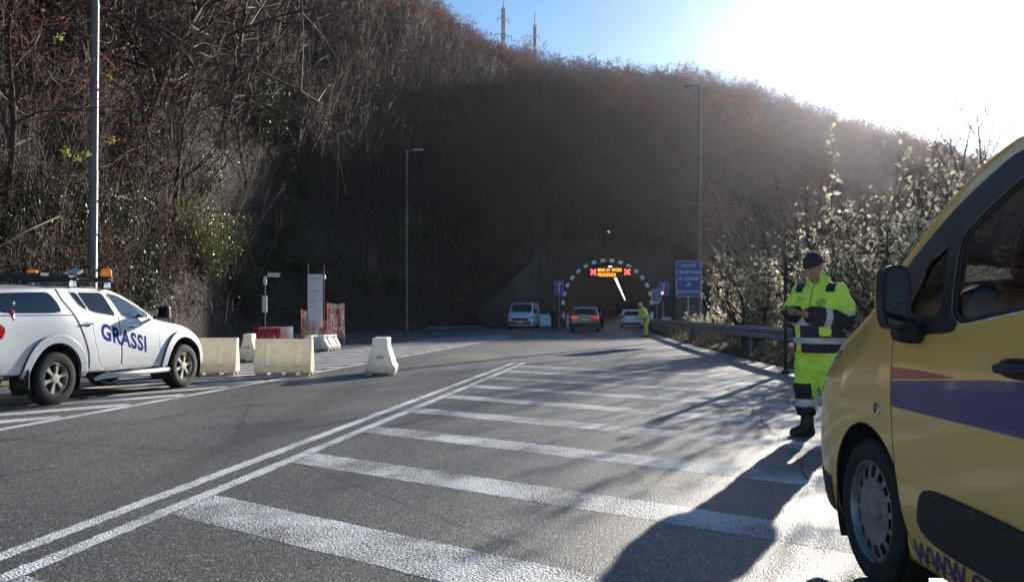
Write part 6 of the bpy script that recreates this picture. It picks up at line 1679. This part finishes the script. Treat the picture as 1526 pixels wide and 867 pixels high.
def net(label, loc, rz, w, h, seed, z0=0.0):
    rg = np.random.default_rng(seed); nx, nz = int(w / .055), int(h / .07)
    X = np.linspace(0, w, nx + 1); Zz = np.linspace(z0, z0 + h, nz + 1); G = np.zeros((nx + 1, nz + 1, 3))
    for i in range(nx + 1):
        for k in range(nz + 1): G[i, k] = (X[i] + .015 * math.sin(9 * Zz[k]), .06 * math.sin(7 * X[i] + 3 * Zz[k]) + .02 * rg.normal(), Zz[k] - .05 * math.sin(math.pi * X[i] / w))
    t = thing("safety_net", label, "netting", (*loc, 0), rz); sr, sw = [], []
    for i in range(nx + 1):
        for k in range(nz):  (sr if (i // 2) % 3 == 0 else sw).append([*G[i, k], *G[i, k + 1], .009, .009])
    for k in range(nz + 1):
        for i in range(nx): (sr if (k // 2) % 3 == 0 else sw).append([*G[i, k], *G[i + 1, k], .008, .008])
    v, f = segs_mesh(sr, 4); v2, f2 = segs_mesh(sw, 4)
    link("mesh", mesh_from("mesh", np.concatenate([v, v2]), np.concatenate([f, f2 + len(v)]), [pmat("net_red", (.50, .045, .035), .6), pmat("net_white", (.62, .55, .52), .6)], np.r_[np.zeros(len(f), int), np.ones(len(f2), int)]), t)
    for x in (0, w): m = MB(); m.tube([(x, 0, 0), (x, 0, z0 + h + .02)], .016, 8); m.build("post", pmat("post_red_white", (.55, .12, .10), .5), t, sharp=60)
net("red and white safety net standing right of the notice board", gY(488, 28.9), R(35), .60, 1.15, 1, .40)
net("red safety net leaning left of the notice board", gY(449, 28.8), R(20), .26, .85, 2, .50)
net("low red and white net wrapped under the notice board", gY(452, 28.0), R(-8), .95, .72, 3, .28)
m = MB(); m.box((0, 0, .55), (.52, .04, .95)); t = thing("plywood_panel", "weathered yellowish panel leaning behind the netting under the notice board", "panel", (*gY(463, 28.7), 0), R(-14)); m.build("board", pmat("weathered_board", (.42, .39, .28), .8, var=.2, bump=.2), t, bevel=.004)
m = MB(); m.box((-.2, .035, .5), (.06, .03, 1.0)); m.build("batten", BARKP, t)

# camera post
cp = thing("camera_post", "dark slim post carrying a white box and a white camera on top", "camera post", (*gY(394, 27.0), 0), R(12))
m = MB(); m.tube([(0, 0, 0), (0, 0, 2.30)], .032, 10); m.build("post", DPOLE, cp, sharp=60)
m = MB(); m.box((.01, -.06, 1.50), (.15, .10, .52)); m.build("cabinet", SIGNW, cp, bevel=.012)
m = MB(); m.tube([(0, 0, 2.2), (.0, -.03, 2.36), (.12, -.05, 2.40)], .022, 8); m.box((.02, -.03, 2.22), (.10, .10, .22)); m.build("bracket", SIGNW, cp, bevel=.01)
m = MB(); m.box((.28, -.06, 2.42), (.34, .12, .12), rotm(0, R(3), 0)); m.box((.29, -.06, 2.488), (.40, .14, .015), rotm(0, R(3), 0)); cm_ = m.build("camera_housing", SIGNW, cp, bevel=.015)
m = MB(); m.lathe([(.045, 0), (.045, .02), (0, .022)], 14, 'x', (.45, -.06, 2.41)); m.build("lens", PLAST, cm_, sharp=40)

# lamp posts
def lamp_post(label, loc, h, r0, r1, kind, mat=POLEM, lean=(0, 0)):
    t = thing("lamp_post", label, "lamp post", (*loc, 0)); t.rotation_euler = (lean[1], lean[0], 0)
    m = MB(); m.lathe([(r0 * 1.25, 0), (r0 * 1.25, .35), (r0, .40), (r0 * .97, h * .33), (r0 * .9, h * .335), (r0 * .85, h * .62), (r0 * .75, h * .625), (r1, h)], 14, 'z'); m.build("pole", mat, t, sharp=50)
    m = MB(); m.box((0, -r0 * 1.15, .9), (r0 * .9, .02, .35)); m.build("access_door", GALVD, t, bevel=.005)
    if kind == 'arm':
        m = MB(); m.tube([(0, 0, h - .02), (.0, 0, h + .05), (.55, 0, h + .10)], [.05, .045, .04], 8); a = m.build("arm", mat, t, sharp=60); m = MB(); m.box((.78, 0, h + .10), (.62, .24, .10)); hd_ = m.build("lamp_head", pmat("lamp_head_grey", (.45, .46, .48), .4), t, bevel=.04, seg=3); m = MB(); m.box((.82, 0, h + .045), (.45, .18, .02)); m.build("lens", LENS, hd_)
    else:
        m = MB(); m.tube([(-.72, 0, h), (.16, 0, h)], .035, 8); m.build("crossbar", mat, t, sharp=60)
        for x in (-.58, -.22): m = MB(); m.box((x, -.05, h + .02), (.28, .22, .09), rotm(R(25))); m.build("lamp_head", GALVD, t, bevel=.02)
    return t
lamp_post("tall pinkish grey lamp post rising out of frame behind the pickup", (-10.55, 21.4), 14.5, .108, .062, 'arm', POLEM, (R(.55), 0))
lamp_post("slim lamp post with a single short arm in front of the dark slope", gY(606, 57.0), 12.0, .085, .05, 'arm')
lamp_post("tall mast with a crossbar of floodlights beside the blue lane sign", (8.85, 40.2), 11.9, .115, .06, 'bar')
m = MB(); m.tube([(0, 0, 0), (0, 0, 2.45)], .034, 10); t = thing("sign_post", "dark bare post standing before the guardrail left of the worker", "post", (5.55, 17.3, 0)); m.build("post", DPOLE, t, sharp=60); m = MB(); m.lathe([(.08, 0), (.08, .05), (.045, .08)], 10, 'z'); m.build("base", DPOLE, t, sharp=40)
m = MB(); m.tube([(0, 0, 0), (0, 0, 2.9)], .075, 12); t = thing("utility_pole", "thick blue grey post behind the worker's head among the bushes", "post", (6.55, 19.2, 0)); m.build("post", pmat("blue_grey_paint", (.20, .22, .27), .5), t, sharp=60); m = MB(); m.lathe([(.095, 0), (.09, .04), (0, .06)], 12, 'z', (0, 0, 2.9)); m.build("cap", GALVD, t, sharp=40)
m = MB(); m.tube([(0, 0, 0), (0, 0, 1.95)], .02, 8); t = thing("marker_post", "thin pale stake behind the guardrail beside the dark post", "post", (6.0, 18.0, 0)); m.build("post", SIGNW, t, sharp=60); m = MB(); m.box((0, 0, 1.7), (.07, .03, .25)); m.build("tag", SIGNW, t, bevel=.005)

# guardrail: one continuous beam, each post a part
gr = thing("guardrail", "grey steel guardrail along the right edge of the road", "guardrail", (0, 0, 0))
gpath = dense([(x + .16, y) for x, y in RAIL if y >= 6] , .5); gpath = np.array([p for p in gpath if p[1] >= 6.0])
gz = np.interp(gpath[:, 1], [6, 20, 40, 60], [.86, .86, .84, .78])
wp = [(.0, -.31), (.035, -.285), (.045, -.245), (.035, -.205), (-.02, -.175), (-.02, -.135), (.035, -.105), (.045, -.065), (.035, -.025), (.0, 0)]
Tn = np.gradient(gpath, axis=0); Tn /= np.linalg.norm(Tn, axis=1)[:, None]; Nn = np.stack([Tn[:, 1], -Tn[:, 0]], 1)
G = np.array([[(*(gpath[i] - Nn[i] * o), gz[i] + h) for (o, h) in wp] for i in range(len(gpath))])
m = MB(); m.grid(G); bo = m.build("beam", GALV, gr, sharp=60); md = bo.modifiers.new("solid", 'SOLIDIFY'); md.thickness = .006
m = MB(); m.tube([(*(p), z + .005) for p, z in zip(gpath, gz)], .014, 6); m.build("top_bead", GALV, gr, smooth=True)
acc = 0
for i in range(0, len(gpath), 3):
    p = gpath[i] + Nn[i] * .12; m = MB(); a = math.atan2(Tn[i][1], Tn[i][0]); rr = rotm(0, 0, a)
    m.box((p[0], p[1], gz[i] / 2 - .05), (.10, .012, gz[i] + .02), rr); m.box((*(p - Tn[i] * .045), gz[i] / 2 - .05), (.012, .07, gz[i] + .02), rr); m.box((*(p + Tn[i] * .045), gz[i] / 2 - .05), (.012, .07, gz[i] + .02), rr); m.box((*(gpath[i] + Nn[i] * .05), gz[i] - .155), (.09, .10, .20), rr); m.build("post", GALVD, gr)

# road signs
def sign_panel(parent, w, h, mat=SIGNB, border=.022):
    m = MB(); pl = chaikin([(-w / 2, -h / 2), (w / 2, -h / 2), (w / 2, h / 2), (-w / 2, h / 2)], 3, .06 ); m.prism([tuple(p) for p in pl], -.015, .015, 'y'); p_ = m.build("panel", [mat], parent)
    m = MB(); k = len(pl); V = [(x * (1 - .02 / w), -.018, z * (1 - .02 / h)) for x, z in pl] + [(x * (1 - (.02 + 2 * border) / w), -.018, z * (1 - (.02 + 2 * border) / h)) for x, z in pl]; m.add(V, [(i, (i + 1) % k, k + (i + 1) % k, k + i) for i in range(k)]); m.build("border", SIGNW, p_)
    m = MB(); m.prism([tuple(p) for p in pl], .016, .019, 'y'); m.build("back", SIGNG, p_); return p_
def sign_text(parent, lines, size, lh, zt, mat=SIGNW, spacing=1.15, y=-.019, bold=.004):
    VV, FF = [], []
    for k, s in enumerate(lines):
        V, F = text_mesh(s, size, align='CENTER', spacing=spacing, bold=bold); o = len(VV); VV += [(v[0], y, v[1] + zt - k * lh) for v in V]; FF += [tuple(i + o for i in f) for f in F]
    return link("lettering", mesh_from("lettering", VV, FF, [mat]), parent)
def to_cam(x, y, extra=0.0): return -math.atan2(x, y) + extra
sx_, sy_ = 7.25, 35.0
s1 = thing("road_sign", "blue sign reading corsia riservata ai mezzi di soccorso on a thin post", "sign", (sx_, sy_, 0), R(-3))
m = MB(); m.tube([(0, .05, -.1), (0, .05, 3.25)], .035, 10); m.build("post", GALV, s1, sharp=60)
pn = sign_panel(s1, 1.06, 1.50); pn.location = (.0, 0, 2.62)
sign_text(pn, ["corsia", "riservata", "ai mezzi", "di", "soccorso"], .235, .268, .48, spacing=1.08)
def dead_end(label, loc, rz, w, h, z):
    t = thing("road_sign", label, "sign", (*loc, 0), rz); m = MB(); m.tube([(0, .05, 0), (0, .05, z + h / 2)], .03, 8); m.build("post", GALV, t, sharp=60)
    p_ = sign_panel(t, w, h, SIGNB, .02); p_.location = (0, 0, z); m = MB(); m.box((0, -.018, -.08), (.10, .004, h * .58)); m.box((0, -.018, h * .30), (w * .42, .004, .09)); m.build("symbol", SIGNW, p_); return t
dead_end("blue square sign with a white bar left of the tunnel arch", gY(833, 69.5), R(-3), .78, 1.15, 3.22)
dead_end("blue sign with a white bar on the wall right of the tunnel arch", gY(989, 69.8), R(-8), .80, 1.10, 3.15)
t = thing("road_sign", "small blue lettered sign on a post beside the red signal", "sign", (*gY(979, 63.0), 0), R(-8)); m = MB(); m.tube([(0, .05, 0), (0, .05, 3.1)], .03, 8); m.build("post", GALV, t, sharp=60)
p_ = sign_panel(t, .66, .95); p_.location = (0, 0, 2.52); m = MB(); m.box((0, -.018, .30), (.50, .004, .06)); m.box((0, -.018, -.30), (.50, .004, .05)); m.build("symbol", SIGNW, p_); sign_text(p_, ["corsia", "di"], .16, .20, .02)
m = MB(); m.box((-.10, .06, 2.35), (.60, .02, .95)); m.build("backing_plate", SIGNW, t)
tl = thing("traffic_light", "small signal showing red beside the blue signs right of the tunnel", "traffic light", (*gY(987, 66.0), 0), R(-8))
m = MB(); m.tube([(0, .1, 0), (0, .1, 2.95)], .05, 8); m.build("post", GALVD, tl, sharp=60); m = MB(); m.box((0, 0, 2.45), (.30, .22, .85)); hs = m.build("housing", PLAST, tl, bevel=.03)
for k, (nm, mt) in enumerate((("red_lamp", pmat("signal_red_lit", (.6, .02, .02), .3, emit=(1, .05, .08), estr=9)), ("amber_lamp", pmat("signal_amber_off", (.10, .06, .01), .3)), ("green_lamp", pmat("signal_green_off", (.01, .06, .03), .3)))):
    m = MB(); m.lathe([(.10, .0), (.09, -.03), (0, -.04)], 14, 'y', (0, -.112, 2.72 - k * .27)); m.build(nm, mt, hs, sharp=50); m = MB(); m.lathe([(.115, 0), (.115, -.14)], 14, 'y', (0, -.11, 2.72 - k * .27), cap=False); m.build("visor", PLAST, hs, smooth=True)
# white and dark bollards, white board and cabinet near the portal
for k, (px, Y, h) in enumerate([(816, 68.0, .95), (823, 68.3, .95), (838, 68.6, 1.2), (846, 69.0, 1.0)]):
    t = thing("bollard", "striped dark and white bollard beside the left jamb of the tunnel", "bollard", (*gY(px, Y), 0), 0, "bollards left of the tunnel mouth"); m = MB(); m.lathe([(.16, 0), (.15, .08), (.10, .12), (.09, h), (.07, h + .04), (0, h + .05)], 12, 'z'); b_ = m.build("post", PLAST if k % 2 == 0 else PWHITE, t, sharp=50); m = MB(); m.lathe([(.096, h * .70), (.096, h * .88)], 12, 'z', cap=False); m.build("band", SIGNW, b_, smooth=True)
t = thing("white_board", "pale board standing on the ground right of the white panel van", "board", (*gY(812.5, 66.5), 0), R(-6)); m = MB(); m.box((0, 0, .62), (.86, .05, .92), rotm(R(-8))); m.build("panel", pmat("board_pale_blue", (.55, .60, .66), .5, var=.1), t, bevel=.01); m = MB(); m.box((0, .22, .40), (.7, .04, .85), rotm(R(20))); m.build("stand", GALVD, t)
t = thing("roadside_cabinet", "low white cabinet behind the far end of the guardrail", "cabinet", (*gY(993, 62.5), 0), R(-8)); m = MB(); m.box((0, 0, .62), (.62, .4, .5)); m.box((0, 0, .30), (.5, .3, .60)); m.build("box", SIGNW, t, bevel=.01); m = MB(); m.box((0, 0, .885), (.68, .46, .03)); m.build("lid", SIGNG, t)
t = thing("marker_lamp", "small white globe lamp on a thin rod above the tunnel portal", "lamp", (8.35, 73.6, 6.5)); m = MB(); m.tube([(0, 0, -.1), (0, 0, 1.55)], .03, 6); m.build("rod", DPOLE, t); m = MB(); m.lathe([(0, 1.58), (.08, 1.61), (.10, 1.68), (.08, 1.75), (0, 1.78)], 12, 'z'); m.build("globe", pmat("globe_white", (.85, .85, .85), .3, emit=(.9, .95, 1), estr=.5), t, smooth=True)

# variable message board hung in the arch
vm = thing("message_board", "dark hanging board with red crosses and amber words MAN AT WORK PRUDENZA", "message board", (TX + .22, TY - .30, 0), R(-5))
ZC = 4.60
m = MB(); m.box((0, .12, ZC), (3.65, .22, .92)); m.build("housing", pmat("board_black", (.012, .012, .013), .6), vm, bevel=.02)
for x in (-1.4, 1.4): m = MB(); m.tube([(x, .2, ZC + .4), (x, .2, 5.35 if abs(x) < 1 else 5.0)], .03, 6); m.build("hanger", GALVD, vm)
XR = pmat("led_red", (.4, .01, .01), .5, emit=(1, .045, .04), estr=2.6); AM = pmat("led_amber", (.4, .2, .02), .5, emit=(1, .33, .03), estr=1.7)
for x in (-1.42, 1.42):
    m = MB()
    for a in (45, -45): m.box((x, .002 - .001 * (a > 0), ZC + .02), (.62, .012, .15), rotm(0, R(a), 0))
    m.build("red_cross", XR, vm)
for k, (s, x0) in enumerate((("MAN AT WORK", -1.04), ("PRUDENZA", -1.04))):
    V, F = text_mesh(s, .38, spacing=1.10, bold=.002); wd = V[:, 0].max(); tgt = 2.02 if k == 0 else 1.52
    link("lettering", mesh_from("lettering", np.c_[x0 + V[:, 0] * tgt / wd, np.full(len(V), .003), V[:, 1] * 1.05 + ZC + .06 - k * .40], F, [AM]), vm)
# ceiling lamps down the tunnel, one row
lampm = pmat("tunnel_lamp_lit", (.9, .9, .85), .5, emit=(1, .95, .84), estr=3)
tl0 = None
for k in range(34):
    d = 3.0 + 3.2 * k * (1 + .03 * k); 
    if d > 228: break
    x, y = TX + TAX[0] * d + .2, TY + d
    if tl0 is None:
        tl0 = thing("tunnel_lamp", "bright strip lamp in the row on the tunnel ceiling", "lamp", (x, y, 0), R(-8), "ceiling lamps inside the tunnel"); m = MB(); m.box((0, 0, 5.27), (.34, 2.3, .08)); m.build("tray", GALVD, tl0, bevel=.02); m = MB(); m.box((0, 0, 5.215), (.27, 2.2, .03)); m.build("tube", lampm, tl0)
    else: c = copy_tree(tl0, (x, y, 0))

# two power pylons on the ridge
def pylon(label, loc, h, w):
    t = thing("power_pylon", label, "pylon", loc, .5); S = []; L_ = 10
    q = lambda k: w / 2 * (1 - .82 * min(1, k / (L_ * .72)))
    C = lambda k: [np.array([sx * q(k), sy * q(k), h * k / L_]) for sx, sy in ((-1, -1), (1, -1), (1, 1), (-1, 1))]
    for k in range(L_):
        a, b = C(k), C(k + 1)
        for i in range(4): S.append([*a[i], *b[i], .10, .10]); S.append([*a[i], *b[(i + 1) % 4], .05, .05]); S.append([*a[(i + 1) % 4], *b[i], .05, .05]); S.append([*b[i], *b[(i + 1) % 4], .05, .05])
    v, f = segs_mesh(S, 4); link("lattice_tower", mesh_from("lattice_tower", v, f, [pmat("pylon_steel", (.03, .032, .04), .8, .0)]), t)
    for zf in (.62, .76, .90):
        S = []; wd = w * (.72 if zf < .9 else .5)
        for s in (-1, 1): S.append([0, 0, h * zf + .5, s * wd, 0, h * zf, .09, .05]); S.append([0, 0, h * zf - .4, s * wd, 0, h * zf, .09, .05]); S.append([s * wd, 0, h * zf, s * wd, 0, h * zf - 1.1, .10, .10])
        v, f = segs_mesh(S, 4); link("cross_arm", mesh_from("cross_arm", v, f, [MATS["pylon_steel"]]), t)
    m = MB(); m.tube([(0, 0, h), (0, 0, h * 1.12)], .08, 6); m.build("peak", MATS["pylon_steel"], t)
def on_ridge(px, Y): x = pa(px) * Y; return (x, Y, float(terr_z(x, Y)))
PYL = [on_ridge(750, 215), on_ridge(797, 225)]
def to_h(p, py): return EYE + (HY - py) / FPX * p[1] - p[2]
H1, H2 = to_h(PYL[0], 12), to_h(PYL[1], 38)
pylon("tall lattice power pylon on the ridge, the left and larger of the two", PYL[0], H1, 3.4); pylon("smaller lattice power pylon on the ridge right of the tall one", PYL[1], H2, 2.8)
for k, (dx, zf) in enumerate(((-1.2, .62), (1.2, .62), (1.2, .76))):
    p, q = np.array(PYL[1]) + [dx, 0, H2 * zf], np.array(on_ridge(1460, 300)) + [0, 0, 48 + 3 * k]; pts = [p + (q - p) * s + [0, 0, -9 * 4 * s * (1 - s)] for s in np.linspace(0, 1, 24)]
    m = MB(); m.tube(pts, .022, 4); tag(m.build("power_line", DPOLE), "thin dark power line sagging across the sky from the smaller pylon", "power line", "power lines across the sky")
